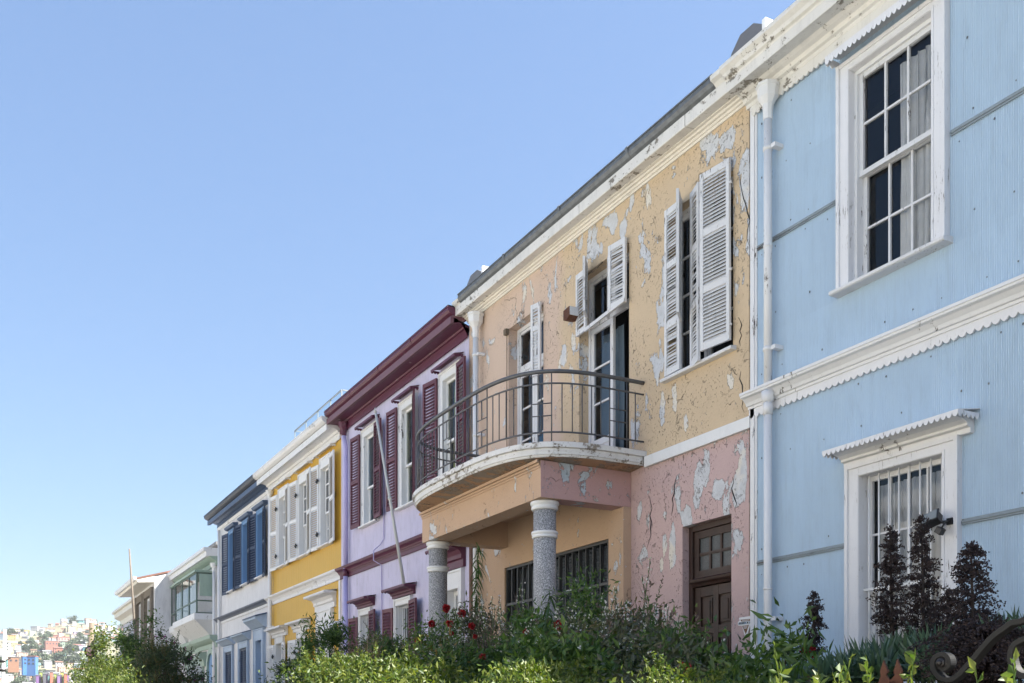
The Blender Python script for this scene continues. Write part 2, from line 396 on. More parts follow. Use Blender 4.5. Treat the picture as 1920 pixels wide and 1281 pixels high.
# ------------------------------------------------------------ building helpers
def col_intervals(z0, z1, hs):
    segs = [(z0, z1)]
    for a, b in hs:
        ns = []
        for s0, s1 in segs:
            if b <= s0 or a >= s1: ns.append((s0, s1)); continue
            if a > s0: ns.append((s0, a))
            if b < s1: ns.append((b, s1))
        segs = ns
    return segs
def wall(parent, name, mat, u0, u1, z0, z1, holes=(), v=0.0, pitch=None, amp=.006, reveal=0.0, prof='sine', wmb=None, nails=None):
    """facade sheet with openings (u0,u1,z0,z1); corrugated or boarded when pitch is given"""
    mb = wmb or MB()
    us = {u0, u1}
    for h in holes: us |= {max(u0, h[0]), min(u1, h[1])}
    if pitch:
        k = 6 if prof == 'sine' else 1
        n = int((u1-u0)/pitch*k)
        if prof == 'sine':
            us |= {u0 + i*pitch/k for i in range(n+1)}
        else:
            for i in range(n+1):
                b = u0 + i*pitch; us |= {b, b+.012}
    us = sorted(u for u in us if u0-1e-6 <= u <= u1+1e-6)
    def off(u):
        if not pitch: return 0
        if prof == 'sine': return amp*math.sin(2*math.pi*(u-u0)/pitch)
        ph = ((u - u0 + 1e-5) % pitch)
        return 0.0
    for i in range(len(us)-1):
        a, b = us[i], us[i+1]
        if b - a < 1e-6: continue
        m_ = (a+b)/2
        segs = col_intervals(z0, z1, [(h[2], h[3]) for h in holes if h[0] < m_ < h[1]])
        groove = pitch and prof != 'sine' and ((m_-u0) % pitch) < .012
        for s0, s1 in segs:
            if groove:
                mc = m_; dd = amp
                mb.add([(a,D-v,s0),(mc,D-v+dd,s0),(mc,D-v+dd,s1),(a,D-v,s1)], [(0,1,2,3)])
                mb.add([(mc,D-v+dd,s0),(b,D-v,s0),(b,D-v,s1),(mc,D-v+dd,s1)], [(0,1,2,3)])
            else:
                mb.add([(a,D-v-off(a),s0),(b,D-v-off(b),s0),(b,D-v-off(b),s1),(a,D-v-off(a),s1)], [(0,1,2,3)])
    if reveal:
        for h in holes:
            a, b, c, d = h[:4]; r = D-v+reveal; f = D-v
            mb.add([(a,f,c),(a,r,c),(a,r,d),(a,f,d)], [(0,1,2,3)])
            mb.add([(b,r,c),(b,f,c),(b,f,d),(b,r,d)], [(0,1,2,3)])
            mb.add([(a,f,d),(a,r,d),(b,r,d),(b,f,d)], [(0,1,2,3)])
            mb.add([(a,r,c),(a,f,c),(b,f,c),(b,r,c)], [(0,1,2,3)])
    if nails:
        mb.cur = 1; rn_ = random.Random(4)
        for zr in nails[0]:
            u = u0 + .1
            while u < u1:
                if rn_.random() < .75:
                    z = zr+rn_.uniform(-.02,.02)
                    if z0 < z < z1 and not any(q[0]-.2 < u < q[1]+.2 and q[2]-.2 < z < q[3]+.3 for q in holes):
                        r = rn_.uniform(.006, .011); p = [(u+r*math.cos(a_*math.pi/3), D-v-amp-.004, z+r*math.sin(a_*math.pi/3)*1.3) for a_ in range(6)]
                        mb.add(p, [(0,1,2,3,4,5)])
                u += rn_.uniform(.20, .55)
        mb.cur = 0
        return mb.build(name, [mat, nails[1]], parent, recalc=False)
    if wmb: return None
    return mb.build(name, mat, parent, recalc=False)
def body(parent, mat, u0, u1, z0, z1, depth=9.0, roofmat=None):
    """the rest of the house behind its facade: side and back walls, dark rooms, roof"""
    e = .012
    mb = MB()
    mb.box(u0+e, u0+.2, D+.02, D+depth, z0, z1)
    mb.box(u1-.2, u1-e, D+.02, D+depth, z0, z1)
    mb.box(u0+.21, u1-.21, D+depth-.2, D+depth-.01, z0, z1)
    mb.build('side_and_back_wall', mat, parent)
    mb = MB()
    mb.box(u0+.21, u1-.21, D+1.3, D+1.4, z0, z1-.01)
    mb.box(u0+.21, u1-.21, D+.3, D+1.29, (z0+z1)/2+.1, (z0+z1)/2+.3)
    mb.build('inner_wall', M['dark'], parent)
    mb = MB(); mb.box(u0+e, u1-e, D+.015, D+depth, z1+.002, z1+.12); mb.build('roof', roofmat or M['roof_grey'], parent)
def shutter(parent, hx, hv, z0, z1, wdt, ang, mat, side=1, rails=(.5,), slat=.042, name='shutter', th=.035, missing=0.0, tilt=35, sag=0.0, stile=.05, rng=None):
    """louvred shutter leaf. hinge at (hx, hv); side=+1 opens towards +x from the hinge, -1 towards -x; ang in degrees swings it out of the facade"""
    rng = rng or random
    mb = MB()
    a = R(ang)
    dx = side * math.cos(a); dy = -math.sin(a)
    X = Vector((dx, dy, 0)); Y = Vector((-dy*side, dx*side, 0)); Z = Vector((sag, 0, 1)).normalized()
    mb.M = Matrix(((X.x, Y.x, Z.x, hx), (X.y, Y.y, Z.y, D-hv), (X.z, Y.z, Z.z, z0), (0,0,0,1)))
    H = z1 - z0; h = th/2
    mb.box(0, stile, -h, h, 0, H); mb.box(wdt-stile, wdt, -h, h, 0, H)
    rz = [0.0] + [H*r for r in rails] + [H]
    rh = .08
    zs = []
    for i, r_ in enumerate(rz):
        lo = r_ if i == 0 else (r_-rh if i == len(rz)-1 else r_-rh/2)
        mb.box(stile+.001, wdt-stile-.001, -h+.003, h-.003, lo, lo+rh); zs.append((lo, lo+rh))
    for i in range(len(zs)-1):
        lo, hi = zs[i][1], zs[i+1][0]
        n = max(1, int((hi-lo)/slat)); st = (hi-lo)/n
        for k in range(n):
            if missing and rng.random() < missing: continue
            zc = lo + (k+.5)*st; tl = R(tilt + (rng.uniform(-16, 16) if missing else rng.uniform(-2, 2)))
            rr = rng.uniform(-.05, .05) if missing else 0
            hs = st*.53/math.cos(tl) if not missing else .024; ca, sa = math.cos(tl)*hs, min(math.sin(tl)*hs, th*.6); t2 = .0035
            x0, x1 = stile+.0015, wdt-stile-.0015
            d0, d1 = -rr*(x1-x0)/2, rr*(x1-x0)/2
            mb.add([(x0,-sa-h*.1,zc-ca+d0),(x1,-sa-h*.1,zc-ca+d1),(x1,sa,zc+ca+d1),(x0,sa,zc+ca+d0),
                    (x0,-sa-h*.1,zc-ca+d0+2*t2),(x1,-sa-h*.1,zc-ca+d1+2*t2),(x1,sa,zc+ca+d1+2*t2),(x0,sa,zc+ca+d0+2*t2)],
                   [(0,3,2,1),(4,5,6,7),(0,1,5,4),(1,2,6,5),(2,3,7,6),(3,0,4,7)])
    return mb.build(name, mat, parent)
def pane_grid(parent, u0, u1, z0, z1, v, cols, rows, frame, mun, mat, glass, name='sash', thick=.04, pname='pane'):
    """one glazed sash: frame, muntins and its glass"""
    mb = MB()
    mb.fb(u0, u0+frame, v-thick, v, z0, z1); mb.fb(u1-frame, u1, v-thick, v, z0, z1)
    mb.fb(u0+frame, u1-frame, v-thick+.001, v-.001, z0, z0+frame); mb.fb(u0+frame, u1-frame, v-thick+.001, v-.001, z1-frame, z1)
    a0, a1, b0, b1 = u0+frame, u1-frame, z0+frame, z1-frame
    for i in range(1, cols):
        x = a0 + (a1-a0)*i/cols; mb.fb(x-mun/2, x+mun/2, v-thick*.8, v-.006, b0, b1)
    for j in range(1, rows):
        z = b0 + (b1-b0)*j/rows; mb.fb(a0, a1, v-thick*.8-.001, v-.008, z-mun/2, z+mun/2)
    o = mb.build(name, mat, parent)
    g = MB(); vv = v-thick*.6
    g.add([(a0-.01,D-vv,b0-.01),(a1+.01,D-vv,b0-.01),(a1+.01,D-vv,b1+.01),(a0-.01,D-vv,b1+.01)], [(0,1,2,3)])
    g.build(pname, glass, parent, recalc=False)
    return o
def curtain(label, u0, u1, z0, z1, v, mat, folds=7, gather=0.0, cat='curtain', group=None):
    n = folds*8; mb = MB(); rows_ = 14
    c = (u0+u1)/2
    for j in range(rows_+1):
        z = z1 + (z0-z1)*j/rows_
        for i in range(n+1):
            t = i/n
            g = gather*math.sin(math.pi*j/rows_)
            u = u0 + (u1-u0)*(t*(1-g)+g*(1.0 if gather > 0 else 0)*t*0 + 0)
            ph = 2*math.pi*folds*t + 1.5*math.sin(5.3*t+c*7) + .5*math.sin(11*t+c*3+j*.12)
            mb.v.append(Vector((u + .012*math.sin(ph*2+j*.1), D-(v+(.014+.010*math.sin(4*t+c))*math.sin(ph)+.008*math.sin(ph*2.3+1+j*.2)), z)))
    for j in range(rows_):
        for i in range(n):
            a = j*(n+1)+i; mb.f.append((a, a+1, a+n+2, a+n+1)); mb.mi.append(0); mb.sm.append(True)
    o = mb.build('curtain', mat, None, (c, D-v, z0), recalc=False)
    return tag(o, label, cat, group)
def casing(parent, u0, u1, z0, z1, mat, w=.14, v=.05, back=-.12, head=None, name='window', sill=True, sillv=.12, sillmat=None, stepped=True):
    """outer casing round an opening u0..u1, z0..z1 -> the window part"""
    mb = MB(); hd = head or w
    mb.fb(u0-w, u0, back, v, z0, z1+hd); mb.fb(u1, u1+w, back, v, z0, z1+hd)
    mb.fb(u0+.001, u1-.001, back, v-.002, z1, z1+hd)
    if stepped:
        mb.fb(u0-w-.012, u0-w+.03, -.01, v+.02, z0, z1+hd+.012); mb.fb(u1+w-.03, u1+w+.012, -.01, v+.02, z0, z1+hd+.012)
        mb.fb(u0-w+.031, u1+w-.031, -.01, v+.018, z1+hd-.03, z1+hd+.010)
        mb.fb(u0-.03, u0-.004, 0, v+.008, z0, z1+.03); mb.fb(u1+.004, u1+.03, 0, v+.008, z0, z1+.03)
        mb.fb(u0-.003, u1+.003, 0, v+.007, z1+.004, z1+.03)
    o = mb.build(name, mat, parent, bevel=.004)
    if sill:
        s_ = MB(); s_.prism([(back, z0-.001), (back, z0-.06), (sillv-.02, z0-.06), (sillv, z0-.05), (sillv, z0-.02), (v+.01, z0-.002)], u0-w-.05, u1+w+.05)
        s_.build('sill', sillmat or mat, o, bevel=.004)
    return o
def tin_hood(parent, u0, u1, zt, zb, proj, mat, pitch=.06, amp=.035, mould=None, mouldmat=None, name='hood', corner=True):
    """small scalloped tin awning over a window, optionally on a moulded head"""
    mb = MB()
    mb.prism([(0, zt+.05), (0, zt+.042), (proj-.004, zt-.008), (proj-.004, zt)], u0, u1)
    mb.scallop(u0, u1, proj, zt, zb, pitch, amp)
    mb.scallop_side(u1+.001, .02, proj, zt, zb, pitch, amp)
    mb.scallop_side(u0+.006, .02, proj, zt, zb, pitch, amp)
    o = mb.build(name, mat, parent)
    if mould:
        zm = mould
        b = MB()
        h = zb+amp - zm
        b.prism([(0, zt-.02), (0, zm), (.06, zm), (.06, zm+h*.35), (.10, zm+h*.42), (.10, zm+h*.6), (.15, zm+h*.8), (proj-.04, zm+h*.9), (proj-.04, zt-.02)], u0+.06, u1-.06)
        b.build('hood_moulding', mouldmat or mat, o, bevel=.004)
    return o
def string_course(parent, u0, u1, zt, zb, mat, mat2=None, proj=.18, pitch=.06, amp=.03, name='string_course'):
    mb = MB(); h = zt-zb
    mb.prism([(0, zt+.01), (0, zt-h*.62), (.05, zt-h*.62), (.055, zt-h*.52), (.075, zt-h*.50), (.09, zt-h*.38), (.13, zt-h*.24), (proj-.015, zt-h*.20), (proj-.01, zt-h*.12), (proj, zt-h*.11), (proj, zt)], u0, u1)
    o = mb.build(name, mat, parent)
    s_ = MB(); s_.scallop(u0, u1, .035, zt-h*.6, zb, pitch, amp, .02); s_.build('scallop_trim', mat2 or mat, o)
    return o
def downpipe(parent, u, v, segs, r, mat, hop=None, hopmat=None, brackets=(), name='downpipe', elbow=None):
    mb = MB()
    for z0, z1 in segs:
        pts = [(u, D-v, z0), (u, D-v, z1)]
        if elbow and z1 == max(s_[1] for s_ in segs):
            pts = [(u, D-v, z0), (u, D-v, z1-.35), (u+elbow*.5, D-v, z1-.2), (u+elbow, D-v, z1-.12), (u+elbow, D-v, z1)]
        mb.tube(pts, r, 14)
        mb.tube([(u, D-v, z0+(z1-z0)*.5-.012), (u, D-v, z0+(z1-z0)*.5+.012)], r*1.12, 14)
    for z in brackets:
        mb.tube([(u, D-v, z-.02), (u, D-v, z+.02)], r*1.22, 14)
        mb.fb(u+r*1.1, u+r*1.1+.07, .006, v+.01, z-.022, z+.022)
    o = mb.build(name, mat, parent)
    if hop:
        z0, z1, w_ = hop; h = MB(); uu = u+(elbow or 0)
        h.lathe(uu, D-v, [(r*1.15, z0), (r*1.15, z0+(z1-z0)*.2), (r*1.35, z0+(z1-z0)*.42), (w_*.82, z0+(z1-z0)*.62), (w_*.9, z0+(z1-z0)*.9), (w_, z0+(z1-z0)*.92), (w_, z1)], 8, False)
        h.build('hopper', hopmat or mat, o, bevel=.004)
    return o
def roof_gutter(parent, u0, u1, z0, z1, v0, v1, mat, name='gutter', joints=2.1):
    mb = MB(); h = z1-z0; w_ = v1-v0
    mb.prism([(v0, z0), (v0+w_*.5, z0-.004), (v0+w_*.8, z0+h*.2), (v0+w_*.95, z0+h*.5), (v1-.012, z1-.02), (v1, z1-.02), (v1, z1), (v0, z1-.01)], u0, u1)
    n = int((u1-u0)/joints)
    for i in range(1, n+1):
        u = u0+(u1-u0)*i/(n+1)
        mb.prism([(v0+.01, z0-.006), (v0+w_*.5, z0-.010), (v0+w_*.82, z0+h*.18), (v0+w_*.98, z0+h*.5), (v1+.006, z1-.02), (v1+.006, z1+.006), (v0, z1+.004)], u-.03, u+.03)
    return mb.build(name, mat, parent)
def coping(parent, x0, x1, z0, z1, mats, depth=7.0, y0=None):
    y0 = y0 if y0 is not None else D-.05
    mb = MB(); w_ = x1-x0
    mb.poly_y([(x0, z0), (x1, z0), (x1, z1-.10), (x1-w_*.28, z1), (x0+w_*.3, z1), (x0, z1-.14)], y0, y0+depth)
    return mb.build('party_wall_coping', mats, parent)
BASEZ = 1.0
# ------------------------------------------------------------ ground
def sheet(name, x0, x1, y0, y1, z, mat, kind='structure'):
    mb = MB(); mb.add([(x0,y0,z),(x1,y0,z),(x1,y1,z),(x0,y1,z)], [(0,1,2,3)])
    return tag(mb.build(name, mat, recalc=False), kind=kind)
sheet('ground', -2750, 250, -1000, 1000, -.02, M['ground'])
sheet('road', -300, 200, -9.5, -1.5, 0.0, M['asphalt'])
mb = MB(); mb.box(-300, 200, -1.5, 1.75, -.01, .13); tag(mb.build('pavement', M['pavement']), kind='structure')
mb = MB(); mb.box(-300, 200, 2.1, 30, -.01, BASEZ); tag(mb.build('garden_ground', M['soil']), kind='structure')
mb = MB(); mb.box(-62, 6, 1.76, 2.1, -.01, 1.28); mb.box(-62, 6, 1.72, 2.14, 1.281, 1.36)
tag(mb.build('garden_wall', M['pavement'], None, (-20, 1.9, 0)), 'low concrete garden wall along the pavement under the hedge', 'wall')

XB = [U(1412), U(880), U(640), U(505), U(409), U(336)]       # house boundaries seen in the photo
def house(name, u0, u1, label):
    return empty(name, ((u0+u1)/2, D, BASEZ), label, 'house', 'houses of the painted row')

# ============================================================ pale blue house
h = house('row_house', XB[0], 1.5, 'pale blue corrugated tin house at the right end of the row')
u0, u1 = XB[0], 1.5
UW = [-7.50, -6.50, 6.06, 8.24]; LW = [-7.37, -6.38, 1.95, 4.08]
wall(h, 'wall', M['blue_tin'], u0+.06, u1, BASEZ, 8.75, [UW, LW, [-3.6, -2.6, 6.06, 8.24], [-3.6, -2.6, 1.95, 4.08]], 0, .0233, .0105, nails=([1.6, 2.3, 3.3, 3.55, 4.6, 5.02, 5.55, 6.2, 6.9, 7.12, 7.8, 8.4], M['gutter_grey']))
body(h, M['blue_tin'], u0, u1, BASEZ, 8.75)
mb = MB(); mb.fb(u0-.01, u0+.055, -.02, .035, BASEZ, 8.70); mb.fb(u0+.055, u0+.085, -.02, .022, BASEZ, 8.70); mb.build('corner_board', M['white_worn'], h)
# seams between the tin sheets, broken by the windows
for nm, zc, holes in (('seam', 7.01, (-7.68, -6.32)), ('seam', 3.42, (-7.56, -6.2))):
    for a, b in ((u0+.09, holes[0]), (holes[1], u1)):
        mb = MB()
        mb.fb(a, b, .004, .022, zc-.028, zc-.010); mb.fb(a, b, .004, .030, zc-.009, zc+.008); mb.fb(a, b, .004, .020, zc+.009, zc+.026)
        mb.build('seam', M['seam_blue'], h, bevel=.003)
# cornice
mb = MB()
mb.prism([(0,8.70),(0,8.66),(.05,8.66),(.055,8.70),(.09,8.71),(.105,8.75),(.15,8.765),(.19,8.79),(.33,8.775),(.34,8.765),(.35,8.77),(.35,8.885),(.36,8.90),(.39,8.915),(.405,8.95),(.44,8.98),(.45,8.99),(.45,9.035),(.0,9.06)], u0-.06, u1)
co = mb.build('cornice', M['cornice_white'], h, bevel=.003)
mb = MB(); mb.scallop(u0+.02, u1, .045, 8.68, 8.535, .075, .03, .02); mb.build('scallop_trim', M['cornice_white'], co)
string_course(h, u0-.03, u1, 5.36, 5.09, M['white_worn'], M['white_casing'], .18, .085, .035)
pu = U(1440, .12)
downpipe(h, pu, .12, ((BASEZ, 5.17), (5.36, 8.42)), .047, M['white_worn'], (8.30, 8.68, .135), M['white'], (2.75, 5.75, 7.98), 'downpipe')
mb = MB(); mb.tube([(pu, D-.12, 5.02), (pu, D-.12, 5.16)], .054, 14); mb.lathe(pu, D-.12, [(.054,5.15),(.07,5.2),(.075,5.28)], 10); mb.build('pipe_collar', M['white_worn'], h)
# windows
for k, (a, b, c, d) in enumerate((UW, [-3.6, -2.6, 6.06, 8.24])):
    wn = casing(h, a, b, c, d, M['white_casing'], .15, .06, -.14, .10, sillv=.14, sillmat=M['white_peeling'])
    f_ = MB(); f_.fb(a, a+.035, -.16, -.02, c, d); f_.fb(b-.035, b, -.16, -.02, c, d); f_.fb(a, b, -.16, -.021, d-.04, d); f_.build('jamb', M['white_worn'], wn)
    zm = 7.20
    pane_grid(wn, a+.036, b-.036, zm-.04, d-.04, -.05, 3, 2, .05, .022, M['white_peeling'], M['glass'], thick=.045)
    pane_grid(wn, a+.037, b-.037, c+.001, zm+.01, -.105, 3, 2, .05, .022, M['white_peeling'], M['glass'], thick=.045)
    tin_hood(h, a-.17, b+.17, 8.42, 8.33, .22, M['white_casing'], .062, .035)
tn = curtain('grey lace curtain behind the big sash window of the pale blue house', -7.06, -6.50, 6.08, 8.12, -.185, M['curtain'], 6)
tn = curtain('dim grey curtain in the far upstairs window of the pale blue house', -3.3, -2.6, 6.08, 8.12, -.22, M['curtain'], 6)
for k, (a, b, c, d) in enumerate((LW, [-3.6, -2.6, 1.95, 4.08])):
    wn = casing(h, a, b, c, d, M['white_casing'], .165, .06, -.14, .12, sillv=.14, sillmat=M['white_peeling'])
    pane_grid(wn, a+.001, b-.001, 2.90, d-.001, -.07, 4, 2, .05, .02, M['white_worn'], M['glass'], thick=.04)
    pane_grid(wn, a+.002, b-.002, c+.001, 2.95, -.12, 4, 1, .05, .02, M['white_worn'], M['glass'], thick=.04)
    mb = MB()
    for i in range(8):
        x = a + (b-a)*(i+.5)/8; mb.tube([(x, D+.02, c), (x, D+.02, d)], .0095, 8)
    mb.fb(a+.001, b-.001, -.035, -.005, 2.925, 2.95)
    mb.build('window_bars', M['white'], wn)
    tin_hood(h, a-.26, b+.36, 4.36, 4.30, .30, M['white_casing'], .062, .035, mould=4.20, mouldmat=M['white_worn'])
curtain('white net curtain behind the barred window of the pale blue house', -7.34, -6.45, 1.98, 4.0, -.20, M['curtain_white'], 9)
curtain('pale curtain in the far barred window of the pale blue house', -3.5, -2.7, 1.98, 4.0, -.25, M['curtain_white'], 9)
coping(h, -9.40, -8.86, 9.36, 9.66, M['grey_tin'], y0=D+.02)
mb = MB(); mb.box(-8.86+.003, -8.80, D+.01, D+7, 9.30, 9.60); mb.build('coping_sunlit_side', M['white'], h)  # thin white box paints the sunlit side of the coping

# ============================================================ peeling yellow and pink house with the balcony
u0, u1 = XB[1], XB[0]
h = house('row_house', u0, u1, 'flaking yellow and pink plaster house with the rounded balcony and granite columns')
W1 = [-10.60, -9.34, 6.03, 8.15]; W2 = [-12.75, -11.47, 5.22, 8.15]; W3 = [-14.95, -13.80, 5.22, 8.15]
DR = [-10.30, -9.37, BASEZ, 4.07]; PW = [-15.10, -11.86, 2.3, 4.19]
wall(h, 'upper_wall', M['peach'], u0, u1-.062, 5.05, 8.8, [W1, W2, W3], 0, reveal=.20)
mb = MB()
wall(h, 'lower_wall', None, -11.42, u1-.062, BASEZ, 5.05, [DR], 0, reveal=.24, wmb=mb)
mb.build('lower_wall', M['pink'], h, recalc=False)
mb = MB()
wall(h, 'porch_wall', None, u0, -11.42, BASEZ, 5.05, [PW], 0, reveal=.10, wmb=mb)
mb.fb(-11.78, -11.42, .001, .13, BASEZ, 4.53)
mb.build('porch_wall', M['porch_in'], h, recalc=False)
body(h, M['peach'], u0, u1-.05, BASEZ, 8.8)
mb = MB(); mb.fb(-11.06, u1-.01, 0, .05, 4.985, 5.125); mb.build('string_band', M['white'], h, bevel=.004)
# cornice, fascia and zinc gutter
mb = MB(); mb.prism([(0,8.83),(0,8.76),(.025,8.76),(.03,8.785),(.05,8.79),(.055,8.815),(.085,8.82),(.095,8.84),(.13,8.845),(.13,8.86),(0,8.86)], u0-.02, u1-.05)
mb.build('cornice_moulding', M['cream'], h, bevel=.002)
mb = MB()
cuts = [u0-.05, -14.2, -12.32, -11.33, -9.9, u1-.05]
rr = random.Random(3)
for a, b in zip(cuts[:-1], cuts[1:]):
    dz = rr.uniform(-.004, .004); dv = rr.uniform(-.004, .004)
    mb.prism([(.10,8.861+dz),(.255+dv,8.845+dz),(.27+dv,8.845+dz),(.275+dv,8.86+dz),(.275+dv,8.995+dz),(.25,9.00),(.10,9.00)], a+.004, b-.004)
mb.build('fascia', M['cornice_white'], h, bevel=.004)
mb = MB(); mb.fb(u0, u1-.05, .09, .25, 8.867, 8.99); mb.build('soffit', M['dirty_soffit'], h)
roof_gutter(h, -16.25, U(1335,.33), 8.995, 9.145, .16, .335, M['gutter_grey'])
mb = MB(); mb.prism([(.05,8.99),(.27,8.99),(.31,9.03),(.36,9.05),(.37,9.10),(.05,9.12)], U(1335,.33)+.002, u1-.055); mb.build('gutter_end', M['cornice_white'], h, bevel=.003)
mb = MB(); mb.prism([(.05,8.99),(.27,8.99),(.31,9.02),(.33,9.08),(.05,9.09)], u0-.05, -16.25); mb.build('gutter_end', M['cornice_white'], h, bevel=.003)
coping(h, -16.62, -16.0, 9.3, 9.62, M['grey_tin'], y0=D+.02)
mb = MB(); mb.box(-15.99, -15.93, D+.01, D+7, 9.2, 9.6); mb.build('coping_sunlit_side', M['white'], h)  # sunlight on this coping's side, put in as a white strip
downpipe(h, U(892,.13), .13, ((BASEZ, 8.55),), .05, M['white_worn'], (8.30, 8.72, .155), M['white'], (8.0, 6.6), elbow=None)
mb = MB(); mb.tube([(U(884,.05), D-.05, BASEZ), (U(884,.05), D-.05, 4.9)], .045, 10); mb.build('brown_pipe', m_plain('brown_pipe_paint', (.20,.11,.07,1), .6), h)
# W1: four-leaf shuttered window
def inner_frame(parent, w_, v, mat, glass, cols=2, rows=4, wide=.09, low=0.0):
    a, b, c, d = w_
    f_ = MB(); f_.fb(a, a+.05, v-.06, v, c, d); f_.fb(b-.05, b, v-.06, v, c, d); f_.fb(a+.051, b-.051, v-.06, v-.001, d-.06, d)
    wn = f_.build('window', mat, parent, bevel=.004)
    return wn
wn = inner_frame(h, W1, -.12, M['white_peeling'], M['glass'])
a, b, c, d = W1; mid = (a+b)/2
pane_grid(wn, a+.055, mid-.003, c+.01, d-.065, -.13, 1, 4, .06, .025, M['white_peeling'], M['glass'])
pane_grid(wn, mid+.003, b-.055, c+.01, d-.065, -.13, 1, 4, .06, .025, M['white_peeling'], M['glass'])
s_ = MB(); s_.prism([(-.18,c+.004),(-.18,c-.05),(.08,c-.05),(.09,c-.04),(.09,c-.01),(0,c+.005)], a-.06, b+.06); s_.build('sill', M['white_peeling'], wn, bevel=.004)
rs = random.Random(11)
S3 = (.30, .62)
shutter(wn, a-.01, .035, c+.02, d+.03, .335, 3, M['white_peeling'], 1, (.30,.66), .042, missing=.04, rng=rs)
shutter(wn, a+.335, .05, c+.62, d+.02, .30, 46, M['white_peeling'], 1, (.40,), .042, rng=rs)
shutter(wn, b+.02, .06, c+.07, d+.09, .47, 7, M['white_peeling'], -1, (.34,.66), .042, rng=rs, sag=-.004)
shutter(wn, b-.475, .125, c-.03, d+.02, .29, -19, M['white_peeling'], -1, (.34,.66), .042, missing=.05, rng=rs, tilt=25)
for z in (c+.25, c+.9, d-.2):
    mb = MB(); mb.fb(b-.02, b+.04, .05, .07, z-.012, z+.012); mb.build('hinge', M['white_peeling'], wn)
# W2, W3: glazed balcony doors with broken shutters
def french(parent, w_, v, open_right=0.0):
    a, b, c, d = w_
    wn = inner_frame(parent, w_, v, M['white_casing'], M['glass'])
    f_ = MB(); tz = d-.75
    zt = tz
    f_.fb(a+.051, b-.051, v-.055, v-.006, zt, zt+.07); f_.build('transom', M['white_peeling'], wn, bevel=.003)
    mid = (a+b)/2
    for s0, s1 in ((a+.055, mid-.004), (mid+.004, b-.055)):
        pane_grid(wn, s0, s1, zt+.072, d-.065, v-.015, 1, 1, .045, .02, M['white_peeling'], M['glass'])
    for s0, s1, op in ((a+.055, mid-.004, 0), (mid+.004, b-.055, open_right)):
        lf = MB(); z0, z1 = c+.01, zt-.004; fr = .075
        q = R(op); hx = s1 if s0 > a+.06 else s0
        if op: lf.M = Matrix.Translation((hx, D-v+.02, 0)) @ Matrix.Rotation(-q, 4, 'Z') @ Matrix.Translation((-hx, -(D-v+.02), 0))
        lf.fb(s0, s0+fr, v-.055, v-.012, z0, z1); lf.fb(s1-fr, s1, v-.055, v-.012, z0, z1)
        zb = z0+.42
        for zz, hh in ((z0, .14), (zb, .09), (z1-.08, .08)): lf.fb(s0+fr, s1-fr, v-.054, v-.013, zz, zz+hh)
        lf.fb(s0+fr, s1-fr, v-.042, v-.028, z0+.14, zb)
        n = 3; g0, g1 = zb+.09, z1-.08
        for i in range(1, n): z = g0+(g1-g0)*i/n; lf.fb(s0+fr, s1-fr, v-.05, v-.018, z-.014, z+.014)
        ob = lf.build('door_leaf', M['white_peeling'], wn, bevel=.003)
        g = MB(); g.M = lf.M; vv = v-.035
        g.add([(s0+fr-.01,D-vv,g0),(s1-fr+.01,D-vv,g0),(s1-fr+.01,D-vv,g1),(s0+fr-.01,D-vv,g1)], [(0,1,2,3)])
        g.build('pane', M['glass'], wn, recalc=False)
    return wn
wn2 = french(h, W2, -.16, 62)
wn3 = french(h, W3, -.16)
a, b, c, d = W2
shutter(wn2, a+.01, .05, 7.27, d+.02, .30, 4, M['white_peeling'], 1, (), .042, missing=.03, rng=rs)
shutter(wn2, a+.30, .06, 7.45, d+.08, .27, 41, M['white_peeling'], 1, (), .042, missing=.02, rng=rs)
shutter(wn2, b+.01, .06, 7.32, d+.06, .36, 6, M['white_peeling'], -1, (), .042, missing=.05, rng=rs)
shutter(wn2, b-.33, .10, 7.30, d+.0, .25, -30, M['white_peeling'], -1, (), .042, missing=.12, rng=rs, tilt=20)
mb = MB()
mb.tube([(a+.29, D-.08, 7.27), (b+.03, D-.09, 7.34)], .035, 4, flat=(.7, 1))
mb.build('shutter_rail', M['white_peeling'], wn2)
mb = MB()
mb.tube([(a+.02, D+.0, 8.10), (a+.62, D+.0, 8.14)], .012, 6); mb.tube([(a+.35, D-.02, 8.12), (a+.42, D-.05, 8.06), (a+.55, D-.03, 8.09)], .01, 6)
mb.build('curtain_rod', M['raw_wood'], wn2)
a, b, c, d = W3
shutter(wn3, b+.0, .05, 7.05, d+.03, .22, 12, M['white_peeling'], -1, (.66,), .045, missing=.25, rng=rs)
mb = MB(); mb.tube([(a-.01, D-.03, 5.9), (a-.01, D-.03, 8.14)], .007, 6); mb.fb(a-.06, a+.03, .01, .07, 8.05, 8.14); mb.build('shutter_stub', M['raw_wood'], wn3)
curtain('dark brown curtain in the top panes of the left balcony door', -14.9, -14.3, 6.3, 8.0, -.34, M['room'], 6)
curtain('blue curtain low behind the left balcony door', -14.9, -13.85, 5.25, 6.35, -.36, M['curtain_blue'], 7)
curtain('grey sheet hung behind the panes of the right balcony door', -12.6, -12.05, 5.4, 7.3, -.32, m_plain('faded_blue_sheet', (.12,.17,.22,1), .9), 3)
